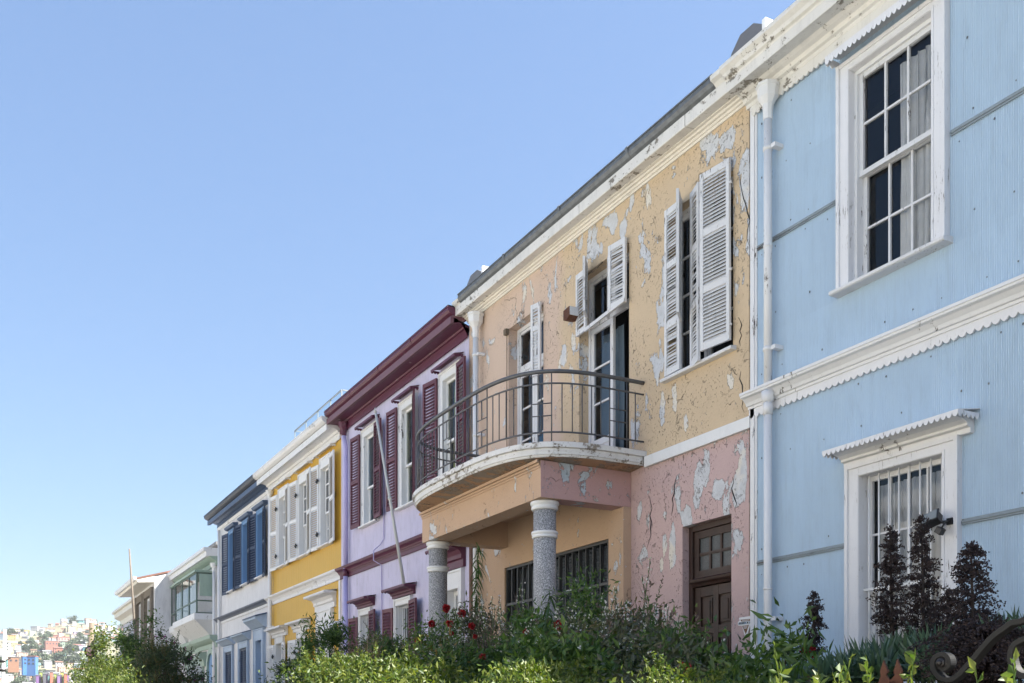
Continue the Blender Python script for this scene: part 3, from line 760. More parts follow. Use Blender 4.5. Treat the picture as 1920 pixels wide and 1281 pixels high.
# entrance door
a, b, c, d = DR; wd = M['brown_wood']
mb = MB(); mb.fb(a, a+.07, -.24, -.10, c, d); mb.fb(b-.05, b, -.24, -.10, c, d); mb.fb(a+.071, b-.051, -.24, -.101, d-.07, d)
mb.prism([(-.24,3.30),(-.10,3.30),(-.08,3.33),(-.05,3.35),(-.04,3.38),(-.06,3.40),(-.24,3.40)], a+.071, b-.051)
dr = mb.build('front_door', wd, h, bevel=.004)
pane_grid(dr, a+.075, b-.055, 3.41, d-.075, -.13, 3, 2, .09, .035, wd, m_plain('frosted_door_glass', (.085,.095,.10,1), .25, 0, 60, .5, .003), 'transom_light')
mb = MB(); L, Rr = a+.075, b-.055
mb.fb(L, Rr, -.20, -.17, c, 3.295)
for s0, s1 in ((L, L+.11), ((L+Rr)/2-.05, (L+Rr)/2+.05), (Rr-.11, Rr)): mb.fb(s0, s1, -.169, -.14, c, 3.295)
for z0, z1 in ((3.17, 3.295), (2.70, 2.80), (1.9, 2.0), (c, 1.2)):
    mb.fb(L+.111, (L+Rr)/2-.051, -.169, -.142, z0, z1); mb.fb((L+Rr)/2+.051, Rr-.111, -.169, -.142, z0, z1)
for s0, s1 in ((L+.14, (L+Rr)/2-.08), ((L+Rr)/2+.08, Rr-.14)):
    for z0, z1 in ((2.83, 3.14), (2.03, 2.67), (1.23, 1.87)): mb.fb(s0, s1, -.169, -.15, z0, z1); mb.fb(s0+.03, s1-.03, -.149, -.14, z0+.03, z1-.03)
mb.build('door_leaf', wd, dr, bevel=.004)
# porch window with iron bars
a, b, c, d = PW
mb = MB(); mb.fb(a, a+.04, -.09, -.03, c, d); mb.fb(b-.04, b, -.09, -.03, c, d); mb.fb(a+.041, b-.041, -.09, -.031, d-.04, d); mb.fb(a+.041, b-.041, -.09, -.031, c, c+.04)
pwn = mb.build('porch_window', M['window_iron'], h)
mb = MB()
n = 17
for i in range(1, n):
    x = a+(b-a)*i/n; mb.fb(x-.012, x+.012, -.06, -.035, c+.03, d-.03)
    mb.fb(x-.02, x+.02, -.085, -.065, c+.03, d-.03)
mb.fb(a+.041, b-.041, -.034, -.02, 3.55, 3.59); mb.fb(a+.041, b-.041, -.0345, -.02, 2.95, 2.99)
mb.build('window_bars', M['window_iron'], pwn)
g = MB(); g.add([(a,D+.09,c),(b,D+.09,c),(b,D+.09,d),(a,D+.09,d)], [(0,1,2,3)]); g.build('pane', M['glass'], pwn, recalc=False)
mb = MB()
for i in range(38): z = c+.03+(d-c-.05)*i/38; mb.prism([(-.155,z),(-.185,z+.035),(-.187,z+.035),(-.157,z-.001)], a+1.4, b-.05)
mb.prism([(-.30,c),(-.31,c),(-.31,d),(-.30,d)], a, b)
tag(mb.build('window_blind', M['blind'], None, ((a+b)/2+.6, D+.17, c)), 'grey slatted blind behind the iron barred porch window', 'blind')
# porch: columns, beams, ceiling
PX0, PX1, PY = -15.28, -11.42, 6.58
def ring_beam(mb, x0, x1, y0, t, z0, z1):
    mb.box(x0, x1, y0, y0+t, z0, z1)
mb = MB(); mb.box(PX0, PX1-.002, PY, PY+.32, 4.52, 5.0); mb.box(PX0, PX1, PY-.015, PY, 4.90, 4.93); mb.box(PX0, PX1, PY-.03, PY-.0151, 4.931, 4.96); mb.box(PX0, PX1, PY-.06, PY-.0301, 4.961, 5.0)
mb.build('porch_beam', M['beam'], h, bevel=.004)
mb = MB(); mb.box(PX1-.30, PX1, PY+.001, D-.001, 4.521, 5.0); mb.build('porch_side_beam', M['beam_pink'], h, bevel=.004)
mb = MB(); mb.box(PX0, PX0+.3, PY+.321, D-.001, 4.521, 4.999); mb.build('porch_side_beam', M['beam'], h)
mb = MB(); mb.box(PX0+.3, PX1-.3, PY+.32, D-.001, 4.93, 4.998); mb.build('porch_ceiling', M['beam'], h)
mb = MB(); mb.box(PX0-.2, PX1+.2, PY-.25, D-.001, BASEZ, BASEZ+.12); mb.build('porch_floor', M['pavement'], h)
for cx in (-11.66, -15.10):
    cy = PY+.20; r = .150
    mb = MB(); mb.lathe(cx, cy, [(r, BASEZ+.12), (r, 4.50)], 40); colm = mb.build('column', M['granite'], h)
    def rg(z0, z1, e):
        hh = z1-z0; return [(r+.003,z0),(r+e*.6,z0+hh*.02),(r+e*.95,z0+hh*.15),(r+e*.95,z0+hh*.35),(r+e*.55,z0+hh*.45),(r+e*.6,z0+hh*.5),(r+e*1.3,z0+hh*.62),(r+e*1.4,z0+hh*.8),(r+e*1.2,z0+hh*.98),(r+.003,z1)]
    mb = MB(); mb.lathe(cx, cy, rg(4.40, 4.515, .03), 40); mb.build('capital', M['white'], colm)
    mb = MB(); mb.lathe(cx, cy, rg(4.03, 4.12, .022), 40); mb.build('collar', M['white'], colm)
    mb = MB(); mb.lathe(cx, cy, rg(BASEZ+.12, BASEZ+.3, .03), 40); mb.build('base', M['white'], colm)
# balcony slab
BC, BA, BB = -13.33, 2.27, 1.89
def bow(k, off=0.0):
    """k from 0 (right wall end) to 1 (left wall end) on a rounded bow"""
    A, B = BA-off, BB-off; n_ = 4.2
    t = math.pi*k; cx_, sy_ = math.cos(t), math.sin(t)
    x = A*math.copysign(abs(cx_)**(2/n_), cx_); y = B*abs(sy_)**(2/n_)
    y *= 1.0 - .045*(x/BA)**2 + .0
    return BC + x, D - y
NB = 96
def arc_table(off):
    pts = [bow(i/800, off) for i in range(801)]
    L = [0]
    for p, q in zip(pts[:-1], pts[1:]): L.append(L[-1]+math.dist(p, q))
    return pts, L
def at_arc(tb, s_):
    pts, L = tb
    import bisect
    i = min(len(pts)-2, max(0, bisect.bisect(L, s_)-1))
    f = (s_-L[i])/max(1e-9, L[i+1]-L[i])
    return (pts[i][0]+(pts[i+1][0]-pts[i][0])*f, pts[i][1]+(pts[i+1][1]-pts[i][1])*f)
prof = [(.42, 4.998), (.055, 5.018), (.05, 5.024), (.045, 5.03), (.045, 5.045), (.03, 5.05), (.03, 5.125), (.035, 5.13), (.0, 5.135), (.0, 5.20), (.006, 5.205)]
mb = MB(); tbs = [arc_table(o_) for o_, _ in prof]; tot = [t_[1][-1] for t_ in tbs]
for j, (o_, z) in enumerate(prof):
    for i in range(NB+1):
        x, y = at_arc(tbs[j], tot[j]*i/NB); mb.v.append(Vector((x, min(y, D-.002), z)))
for j in range(len(prof)-1):
    for i in range(NB):
        a_ = j*(NB+1)+i; mb.f.append((a_, a_+1, a_+NB+2, a_+NB+1)); mb.mi.append(1 if j == 0 else 0); mb.sm.append(False)
mb.f.append(tuple(range(NB, -1, -1))); mb.mi.append(1); mb.sm.append(False)
k = (len(prof)-1)*(NB+1); mb.f.append(tuple(k+i for i in range(NB+1))); mb.mi.append(2); mb.sm.append(False)
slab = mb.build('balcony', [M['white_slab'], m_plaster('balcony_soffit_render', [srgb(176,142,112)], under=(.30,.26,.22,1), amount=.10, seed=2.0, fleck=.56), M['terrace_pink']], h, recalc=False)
# railing
RO = .075; tb = arc_table(RO); TL = tb[1][-1]
def P3(s_, z): x, y = at_arc(tb, s_); return (x, y, z)
N_ = 90
mb = MB(); mb.tube([P3(TL*i/N_, 6.13) for i in range(N_+1)], .027, 10); rail = mb.build('handrail', M['iron'], slab)
mb = MB()
for z in (5.975, 5.345): mb.tube([P3(TL*i/N_, z) for i in range(N_+1)], .0125, 6)
nb = 52; sp = TL/nb
for i in range(1, nb):
    s_ = i*sp; ph = i % 8
    if ph in (2, 4): mb.tube([P3(s_, 5.195), P3(s_, 6.11)], .0095, 6)
    elif ph == 3:
        mb.tube([P3(s_, 5.72), P3(s_, 5.975)], .008, 6); mb.tube([P3(s_, 5.345), P3(s_, 5.56)], .008, 6)
        for z in (5.72, 5.56): mb.tube([P3(s_-sp, z), P3(s_+sp, z)], .008, 6)
    else: mb.tube([P3(s_, 5.345), P3(s_, 5.975)], .0085, 6)
mb.build('baluster_grille', M['iron'], slab)
# rusty lamp box, sign
lx, ly, lz = U(1072, .12), D-.12, ZL((1355-590)/(1072+70), .12)
mb = MB(); mb.poly_y([(lx-.08, lz-.08), (lx+.02, lz-.10), (lx+.09, lz-.05), (lx+.09, lz+.08), (lx-.08, lz+.06)], ly-.10, ly+.06)
lb = mb.build('wall_lamp', M['rust'], None, (lx, ly, lz), bevel=.006); tag(lb, 'rusty box lamp on the yellow wall between the balcony doors', 'lamp')
mb = MB(); mb.box(lx+.091, lx+.10, ly-.09, ly+.05, lz-.045, lz+.075); mb.build('lamp_glass', M['white_peeling'], lb)
mb = MB(); mb.box(lx-.03, lx+.03, ly+.061, D, lz-.03, lz+.03); mb.build('bracket', M['rust'], lb)
def text(s, size, loc, mat, parent, name='lettering', ext=.001, align='CENTER', sx=1.0):
    cu = bpy.data.curves.new(name, 'FONT'); cu.body = s; cu.size = size; cu.extrude = ext; cu.align_x = align; cu.align_y = 'CENTER'; cu.resolution_u = 3
    tmp = bpy.data.objects.new('tmp', cu)
    me = bpy.data.meshes.new_from_object(tmp); bpy.data.objects.remove(tmp)
    rot = Matrix.Rotation(R(90), 4, 'X')
    me.transform(Matrix.Translation(Vector(loc)-ORG[parent]) @ rot @ Matrix.Scale(sx, 4, (1,0,0)))
    me.materials.append(mat); return link(name, me, parent)
sx_, sv = U(1397.5, .02), .012
sz = ZL((1355-1176)/(1397.5+70), sv)
s0 = .19   # half width in metres
mb = MB()
W_ = .168; Hh = .205
def sg(x, z): return (sx_+x*.84, sz+z*.56)
outl = [sg(-.145,.20), sg(-.125,.215), sg(.135,.215), sg(.155,.195), sg(.14,.145), sg(.168,.125), sg(.168,.06), sg(.15,.035), sg(.085,.03), sg(.012,-.20), sg(0,-.215), sg(-.015,-.20), sg(-.085,.035), sg(-.15,.045), sg(-.168,.065), sg(-.168,.125), sg(-.13,.15)]
mb.poly_y(outl, D-sv, D-.001)
sign = mb.build('security_sign', M['plastic_white'], None, (sx_, D, sz), bevel=.002)
tag(sign, 'white and brown triangular security sign on the pink wall beside the front door', 'sign')
br = m_plain('sign_brown', (.16,.075,.03,1), .5); bl = m_plain('sign_blue_grey', (.25,.36,.47,1), .5)
mb = MB(); mb.poly_y([sg(-.11,.165), sg(.11,.155), sg(.095,.115), sg(-.09,.125)], D-sv-.002, D-sv); mb.poly_y([sg(-.075,.035), sg(.06,.035), sg(0,-.15)], D-sv-.002, D-sv); mb.build('brown_panel', br, sign)
mb = MB(); mb.poly_y([sg(-.15,.112), sg(.15,.105), sg(.15,.06), sg(-.15,.066)], D-sv-.0035, D-sv-.0005); mb.build('name_band', bl, sign)
mb = MB(); mb.poly_y([sg(.045,.118), sg(.075,.086), sg(.045,.05), sg(.015,.086)], D-sv-.006, D-sv-.0036); mb.build('diamond', M['plastic_white'], sign)
mb = MB(); mb.poly_y([sg(.045,.108), sg(.062,.086), sg(.045,.062), sg(.028,.086)], D-sv-.008, D-sv-.0061); mb.build('diamond_centre', M['black_plastic'], sign)
text('SECURITY', .030, (sx_-.056, D-sv-.005, sz+.050), M['black_plastic'], sign, sx=.88)
text('SAT', .030, (sx_+.094, D-sv-.005, sz+.047), M['black_plastic'], sign, sx=.95)
mb = MB(); mb.poly_y([sg(-.07,.148), sg(.07,.142), sg(.07,.132), sg(-.07,.138)], D-sv-.004, D-sv-.0021)
for i, (wd_, z) in enumerate(((.045,.018),(.035,-.005),(.024,-.025))): mb.poly_y([sg(-wd_-.008,z), sg(wd_-.008,z), sg(wd_-.008,z-.008), sg(-wd_-.008,z-.008)], D-sv-.004, D-sv-.0021)
mb.build('small_print', M['plastic_white'], sign)
# big flaked hollows beside window and door cracks
mb = MB()
rk = random.Random(5)
for (x, z, n, L) in ((-9.22, 8.0, 9, .9), (-9.25, 6.35, 6, .35), (-9.2, 5.7, 6, .5), (-10.4, 4.75, 7, .5), (-11.0, 4.6, 8, .7), (-9.35, 4.5, 6, .4)):
    p = Vector((x, D-.004, z)); pts = [p.copy()]
    for i in range(n): p = p + Vector((rk.uniform(-.05,.05), 0, -L/n)); pts.append(p.copy())
    mb.tube(pts, [.002+.010*math.sin(math.pi*i/n)*rk.uniform(.3,1) for i in range(n+1)], 4, flat=(1,.4))
mb.build('crack', M['dark'], h)

# ============================================================ lilac house
u0, u1 = XB[2], XB[1]
h = house('row_house', u0, u1, 'lilac tin house with burgundy cornice and burgundy louvred shutters')
def UU(a, b, v=0): return U(a, v), U(b, v)
LU = [[*UU(686.5, 705), 6.05, 8.02], [*UU(757.5, 777), 6.05, 8.02], [*UU(834.5, 859), 6.05, 8.02]]
LL = [[*UU(679, 696, 0), 2.2, 4.02], [*UU(746, 771, 0), 2.2, 4.02], [*UU(842, 864, 0), 1.2, 4.05]]
wall(h, 'wall', M['lilac_tin'], u0, u1, BASEZ, 8.6, LU+LL, 0, .076, .006)
body(h, M['lilac_tin'], u0, u1, BASEZ, 8.6)
mb = MB()
mb.prism([(0,8.72),(0,8.55),(.03,8.55),(.03,8.68),(.07,8.69),(.08,8.60+.12),(.16,8.74),(.22,8.80),(.30,8.815),(.30,8.72)], u0-.02, u1-.01)
co = mb.build('cornice', M['burgundy'], h)
mb = MB(); mb.prism([(.05,8.86),(.05,8.80),(.31,8.71),(.36,8.70),(.365,8.705),(.365,8.83),(.30,8.86)], u0-.04, u1-.01); mb.build('fascia', M['burgundy_light'], h, bevel=.003)
mb = MB(); mb.prism([(.0,8.68),(0,8.55),(.035,8.55),(.035,8.68)], u0, u1-.01); mb.scallop(u0, u1-.02, .045, 8.60, 8.50, .06, .025, .02); mb.build('scallop_trim', M['burgundy'], co)
roof_gutter(h, u0-.02, u1-.005, 8.865, 9.0, .20, .43, M['burgundy'])
mb = MB(); mb.fb(u0-.02, u1-.01, .05, .42, 9.003, 9.02); mb.build('gutter_lip', M['dark'], h)
string_course(h, u0, u1-.01, 5.27, 5.02, M['burgundy'], M['burgundy'], .17, .06, .03)
for k, (a, b, c, d) in enumerate(LU):
    wn = casing(h, a, b, c, d, M['white_worn'], .17, .05, -.12, .17, sillv=.12)
    pane_grid(wn, a+.002, b-.002, 6.85, d-.002, -.03, 1, 1, .045, .02, M['white'], M['glass'])
    pane_grid(wn, a+.003, b-.003, c+.001, 6.90, -.07, 1, 1, .045, .02, M['white'], M['glass'])
    tin_hood(h, a-.22, b+.26, 8.27, 8.21, .20, M['burgundy'], .06, .03)
    curtain('%s curtain with a lace edge in the %s upper window of the lilac house' % (('dark blue', 'green', 'pale green')[k], ('left', 'middle', 'right')[k]),
            a+.05, b-.02, c, d-.05, -.17, (M['curtain_blue'], M['curtain_green'], M['curtain_green'])[k], 5)
    wl, wr = ((.62, .60), (.60, .50), (.62, .55))[k]
    shutter(h, a-.16, .10, 6.04, 8.12, wl*.78, 4+4*(k == 2), M['burgundy_shutter'], -1, (.5,), .06, th=.04, rng=rs, tilt=40)
    shutter(h, b+.16, .10, 6.04, 8.12, wr*.78, (4, 20, 6)[k], M['burgundy_shutter'], 1, (.5,), .06, th=.04, rng=rs, tilt=40)
for k, (a, b, c, d) in enumerate(LL[:2]):
    wn = casing(h, a, b, c, d, M['white_worn'], .08, .05, -.14, .14, sillv=.12)
    pane_grid(wn, a+.002, b-.002, c, d-.002, -.10, 1, 2, .04, .02, M['white'], M['glass'])
    mb = MB(); nn = 7
    for i in range(nn): x = a+(b-a)*(i+.5)/nn; mb.tube([(x, D+.01, c), (x, D+.01, d)], .009, 6)
    mb.build('window_bars', M['white'], wn)
    tin_hood(h, a-.25, b+.30, 4.37, 4.31, .28, M['burgundy'], .06, .03, mould=4.19, mouldmat=M['burgundy'])
    shutter(h, a-.09, .08, 2.2, 4.0, .45, 6, M['burgundy_shutter'], -1, (.5,), .06, th=.04, rng=rs, tilt=40)
    shutter(h, b+.09, .08, 2.2, 4.06, .52, 8, M['burgundy_shutter'], 1, (.5,), .06, th=.04, rng=rs, tilt=40)
a, b, c, d = LL[2]
wn = casing(h, a, b, c, d, M['white_worn'], .16, .06, -.14, .34, name='front_door', sill=False)
pane_grid(wn, a+.002, b-.002, 3.0, d-.002, -.10, 2, 3, .08, .025, M['white'], M['glass'])
mb = MB(); mb.fb(a+.003, b-.003, -.14, -.10, c, 3.0); mb.build('door_leaf', M['white'], wn)
tin_hood(h, a-.35, b+.28, 4.82, 4.76, .34, M['burgundy'], .07, .035, mould=4.42, mouldmat=M['burgundy'])
mb = MB(); mb.tube([(U(722), D-.03, 8.0), (U(722), D-.03, 5.55), (U(716), D-.04, 5.45), (U(716), D-.19, 5.32), (U(716), D-.19, 5.1), (U(718), D-.03, 5.0), (U(719), D-.03, 2.0)], .012, 6); mb.build('cable_conduit', M['lilac_pipe'], h)
downpipe(h, U(648,.10), .10, ((BASEZ, 5.03), (5.10, 8.40)), .055, M['lilac_pipe'], (8.35, 8.66, .15), M['burgundy'], (), elbow=-.12)
mb = MB(); mb.tube([(U(648,.1), D-.1, 5.03), (U(648,.1), D-.1, 5.2)], .062, 12); mb.build('pipe_collar', M['burgundy'], h)
# flagpole leaning out above the middle ground floor window
pb = Vector((-18.84, 7.72, 4.36)); pt = Vector((-18.84, 7.12, 7.70))
mb = MB(); mb.tube([pb, pb.lerp(pt, .5), pt], [.034, .030, .024], 10)
fp = mb.build('flagpole', M['steel_pole'], None, tuple(pb)); tag(fp, 'white flagpole leaning out from the lilac house front', 'flagpole')
mb = MB(); mb.tube([pt-Vector((0,0,.02)), pt+Vector((0,-.012,.07))], [.03, .008], 10); mb.build('pole_cap', M['steel_pole'], fp)
mb = MB(); mb.tube([pb.lerp(pt, .5)-Vector((0,0,.03)), pb.lerp(pt, .5)+Vector((0,0,.03))], .042, 10); mb.build('clamp', M['steel_pole'], fp)

# ============================================================ ochre house
u0, u1 = XB[3], XB[2]
h = house('row_house', u0, u1, 'ochre yellow boarded house with white trim and white louvred shutters')
YU = [[*UU(533.5, 539.5, -.05), 6.05, 7.98], [*UU(573, 579.5, -.05), 6.05, 7.98], [*UU(614, 622, -.05), 6.05, 7.98]]
YU = [[*UU(526, 539), 6.05, 7.98], [*UU(564, 579.5), 6.05, 7.98], [*UU(604.5, 622), 6.05, 7.98]]
YL = [[*UU(520, 533), 1.9, 3.86], [*UU(561, 574), 1.9, 3.86], [*UU(603, 622), 1.2, 3.9]]
wall(h, 'wall', M['yellow'], u0, u1, BASEZ, 8.55, YU+YL, 0, .165, .012, prof='board')
body(h, M['yellow'], u0, u1, BASEZ, 8.5)
mb = MB(); mb.prism([(0,8.62),(0,8.44),(.03,8.44),(.035,8.56),(.08,8.57),(.10,8.62),(.2,8.65),(.27,8.64),(.36,8.58),(.37,8.585),(.37,8.73),(0,8.78)], u0-.02, u1-.01)
co = mb.build('cornice', M['white_worn'], h)
mb = MB(); mb.scallop(u0, u1-.02, .045, 8.50, 8.40, .06, .025, .02); mb.build('scallop_trim', M['white_worn'], co)
roof_gutter(h, u0-.02, u1-.01, 8.75, 8.90, .28, .50, M['white_worn'])
mb = MB(); mb.fb(u0-.02, u1-.01, .05, .30, 8.782, 8.88); mb.build('gutter_board', M['white_worn'], h)
string_course(h, u0, u1-.01, 5.28, 5.03, M['white_worn'], M['white_worn'], .17, .06, .03)
mb = MB(); mb.fb(u1-.12, u1-.02, 0, .03, BASEZ, 5.02); mb.build('corner_board', M['white'], h)
for k, (a, b, c, d) in enumerate(YU):
    wn = casing(h, a, b, c, d, M['white'], .06, .05, -.20, .26, sillv=.14)
    pane_grid(wn, a+.06, b-.002, 6.85, d-.002, -.05, 1, 3, .045, .03, M['white'], M['glass'])
    pane_grid(wn, a+.061, b-.003, c+.001, 6.90, -.09, 1, 2, .045, .03, M['white'], M['glass'])
    tin_hood(h, a-.22, b+.38, 8.36, 8.31, .18, M['white_worn'], .06, .03)
    shutter(h, a-.07, .08, 5.98, 8.12, .55, 6, M['white'], -1, (.5,), .055, th=.04, rng=rs, tilt=50)
    shutter(h, b+.07, .08, 5.98, 8.16, .55, 8, M['white'], 1, (.5,), .055, th=.04, rng=rs, tilt=50)
    for z in (6.35, 7.7): mb = MB(); mb.fb(a-.17, a+.03, .11, .13, z-.02, z+.02); mb.fb(a-.09, a-.05, .11, .135, z-.06, z+.06); mb.build('hinge', M['black_iron'], h)
for k, (a, b, c, d) in enumerate(YL[:2]):
    wn = casing(h, a, b, c, d, M['white'], .05, .05, -.20, .22, sillv=.12)
    pane_grid(wn, a+.002, b-.002, c, d-.002, -.14, 2, 4, .05, .03, M['white'], M['glass'])
    tin_hood(h, a-.45, b+.45, 4.30, 4.24, .28, M['white_worn'], .07, .035, mould=4.05, mouldmat=M['white_worn'])
    shutter(h, a-.06, .08, 1.9, 3.84, .52, 6, M['white'], -1, (.5,), .055, th=.04, rng=rs, tilt=50)
    shutter(h, b+.06, .08, 1.9, 3.84, .50, 8, M['white'], 1, (.5,), .055, th=.04, rng=rs, tilt=50)
    mb = MB(); mb.fb(a-.17, a+.03, .11, .13, 3.48, 3.52); mb.fb(a-.09, a-.05, .11, .135, 3.44, 3.56); mb.build('hinge', M['black_iron'], h)
a, b, c, d = YL[2]
wn = casing(h, a, b, c, d, M['white'], .18, .08, -.14, .5, name='front_door', sill=False)
mb = MB(); mb.fb(a+.003, b-.003, -.12, -.08, c, d); mb.fb(a+.1, b-.1, -.079, -.06, c+.2, 2.2); mb.fb(a+.1, b-.1, -.079, -.06, 2.4, 3.4); mb.build('door_leaf', M['white'], wn, bevel=.004)
tin_hood(h, a-.45, b+.42, 4.80, 4.74, .34, M['white_worn'], .07, .035, mould=4.42, mouldmat=M['white_worn'])
downpipe(h, U(506,.10), .10, ((BASEZ, 8.30),), .055, M['white'], (8.15, 8.38, .13), M['white'], (7.0, 6.5, 4.4), elbow=None)
# glass railing on the roof terrace
mb = MB(); y_ = 8.6; xs = [-29.4, -28.3, -27.2, -26.1, -25.2]
for x in xs: mb.box(x-.015, x+.015, y_-.015, y_+.015, 8.6, 10.16)
mb.box(xs[0], xs[-1], y_-.02, y_+.02, 10.161, 10.19)
for x in (xs[0], xs[-1]): mb.box(x-.02, x+.02, y_+.021, y_+3, 10.161, 10.19)
rl = mb.build('roof_railing', m_plain('steel_rail', (.30,.33,.35,1), .4, .5), h)
g = MB(); g.add([(xs[0],y_,9.0),(xs[-1],y_,9.0),(xs[-1],y_,10.16),(xs[0],y_,10.16)], [(0,1,2,3)]); g.add([(xs[-1],y_,9.0),(xs[-1],y_+3,9.0),(xs[-1],y_+3,10.16),(xs[-1],y_,10.16)], [(0,1,2,3)]); g.build('glass_panel', M['glass_clear'], rl, recalc=False)
cx = U(620, .35); cz = ZL((1355-1177)/(690), .35)
mb = MB(); mb.tube([(cx+.25, D-.1, cz+.10), (cx+.25, D-.34, cz+.10)], .04, 8); mb.tube([(cx-.28, D-.50, cz-.14), (cx+.16, D-.30, cz+.06)], .075, 8)
tag(mb.build('security_camera', M['plastic_white'], None, (cx+.25, D-.1, cz)), 'white bullet camera above the ochre house door', 'camera')

# ============================================================ white house with navy shutters
u0, u1 = XB[4], XB[3]
h = house('row_house', u0, u1, 'white house with dark blue cornice and navy louvred shutters')
NU = [[*UU(433, 441), 6.05, 7.95], [*UU(458.5, 468), 6.05, 7.95], [*UU(486, 496.5), 6.05, 7.95]]
NL = [[*UU(424.5, 437), 1.7, 4.0], [*UU(452, 465.5), 1.7, 4.0], [*UU(484, 494.5), 1.2, 4.1]]
wall(h, 'wall', M['white_board'], u0, u1-.02, BASEZ, 8.55, NU+NL, 0)
body(h, M['white_board'], u0, u1-.02, BASEZ, 8.5)
mb = MB(); mb.prism([(0,8.70),(0,8.50),(.03,8.50),(.035,8.62),(.10,8.63),(.2,8.68),(.26,8.60),(.36,8.58),(.37,8.59),(.37,8.72),(0,8.76)], u0-.02, u1-.02)
co = mb.build('cornice', M['slate_blue'], h)
mb = MB(); mb.prism([(0,8.499),(0,8.40),(.03,8.40),(.04,8.44),(.04,8.499)], u0, u1-.02); mb.build('frieze', M['white_worn'], co)
roof_gutter(h, u0-.02, u1-.02, 8.75, 8.90, .25, .50, m_paint('navy_gutter', (.045,.055,.08,1), .3, (9,9,9), (.25,.25,.25,1)))
string_course(h, u0, u1-.02, 5.27, 5.06, m_paint('blue_grey_trim', (.09,.11,.16,1), .4, (6,6,9), (.4,.4,.42,1)), M['white_worn'], .17, .08, .02)
for k, (a, b, c, d) in enumerate(NU):
    wn = casing(h, a, b, c, d, M['light_blue'], .07, .06, -.22, .12, sillv=.14, sillmat=M['white_worn'])
    pane_grid(wn, a+.002, b-.002, c, d-.002, -.17, 1, 5, .06, .04, M['light_blue'], M['glass'])
    mb = MB(); mb.prism([(0,8.22),(.0,8.10),(.14,8.12),(.18,8.17),(.18,8.20)], a-.25, b+.40); mb.build('hood', M['slate_blue'], h)
    shutter(h, a-.08, .08, 5.96, 8.02, .56, 7, M['navy'], -1, (.5,), .07, th=.04, rng=rs, tilt=40)
    shutter(h, b+.08, .08, 5.96, 8.02, .56, 9, M['navy'], 1, (.5,), .07, th=.04, rng=rs, tilt=40)
for k, (a, b, c, d) in enumerate(NL[:2]):
    wn = casing(h, a, b, c, d, M['pale_blue'], .14, .06, -.1, .2, sillv=.12)
    mid = (a+b)/2
    shutter(wn, a+.005, .0, c, d, mid-a-.01, 0, M['navy'], 1, (.5,), .07, th=.04, rng=rs)
    shutter(wn, b-.005, .0, c, d, mid-a-.01, 0, M['navy'], -1, (.5,), .07, th=.04, rng=rs)
    mb = MB(); mb.prism([(0,4.50),(.0,4.22),(.08,4.24),(.20,4.34),(.28,4.38),(.28,4.42)], a-.38, b+.34); hd = mb.build('hood', M['pale_blue'], h)
    mb = MB(); mb.prism([(0,4.53),(0,4.50),(.30,4.421),(.30,4.44)], a-.40, b+.36); mb.build('hood_roof', M['slate_blue'], hd)
a, b, c, d = NL[2]
wn = casing(h, a, b, c, d, M['pale_blue'], .22, .08, -.2, .35, name='front_door', sill=False)
mb = MB(); mb.fb(a+.003, b-.003, -.19, -.15, c, d); mb.fb(a+.003, b-.003, -.149, -.10, 3.1, 3.2); mb.build('door_leaf', M['light_blue'], wn)
mb = MB(); mb.prism([(0,4.86),(.0,4.46),(.10,4.48),(.24,4.62),(.34,4.70),(.34,4.76)], a-.5, b+.35); hd = mb.build('hood', M['pale_blue'], h)
mb = MB(); mb.prism([(0,4.90),(0,4.861),(.36,4.761),(.36,4.80)], a-.53, b+.38); mb.build('hood_roof', M['slate_blue'], hd)
downpipe(h, U(410,.08)+.05, .08, ((BASEZ, 8.35),), .05, M['white'], None, None, ())
mb = MB(); mb.box(u0+1.2, u0+2.0, 8.8, 10, 8.5, 9.5); ch = mb.build('chimney', M['white_worn'], h)
mb = MB(); mb.box(u0+1.1, u0+2.1, 8.7, 10.1, 9.5, 9.62); mb.build('chimney_cap', M['roof_grey'], ch)

# ============================================================ pale house with the green glazed bay
u0, u1 = XB[5], XB[4]
h = house('row_house', u0, u1, 'pale house with sage green trim and a glazed bay window')
wall(h, 'wall', M['white_board'], u0, u1-.02, BASEZ, 7.5, [[*UU(355,382), 1.8, 3.8]], 0, .3, .01, prof='board')
body(h, M['white_board'], u0, u1-.02, BASEZ, 7.45)
zt = ZL(.729, .5)
mb = MB(); mb.prism([(0,zt),(0,zt-.28),(.38,zt-.30),(.40,zt-.30),(.42,zt-.14),(.5,zt-.12),(.5,zt)], u0-.3, u1-.02); mb.build('cornice', M['white_worn'], h)
mb = MB(); mb.prism([(0,zt-.281),(0,zt-.6),(.05,zt-.6),(.08,zt-.45),(.2,zt-.38),(.3,zt-.301)], u0, u1-.02); mb.build('frieze', M['sage'], h)
mb = MB(); mb.prism([(0,4.72),(0,4.30),(.06,4.30),(.08,4.45),(.2,4.52),(.28,4.6),(.3,4.72)], u0, u1-.02); mb.build('string_course', M['sage'], h)
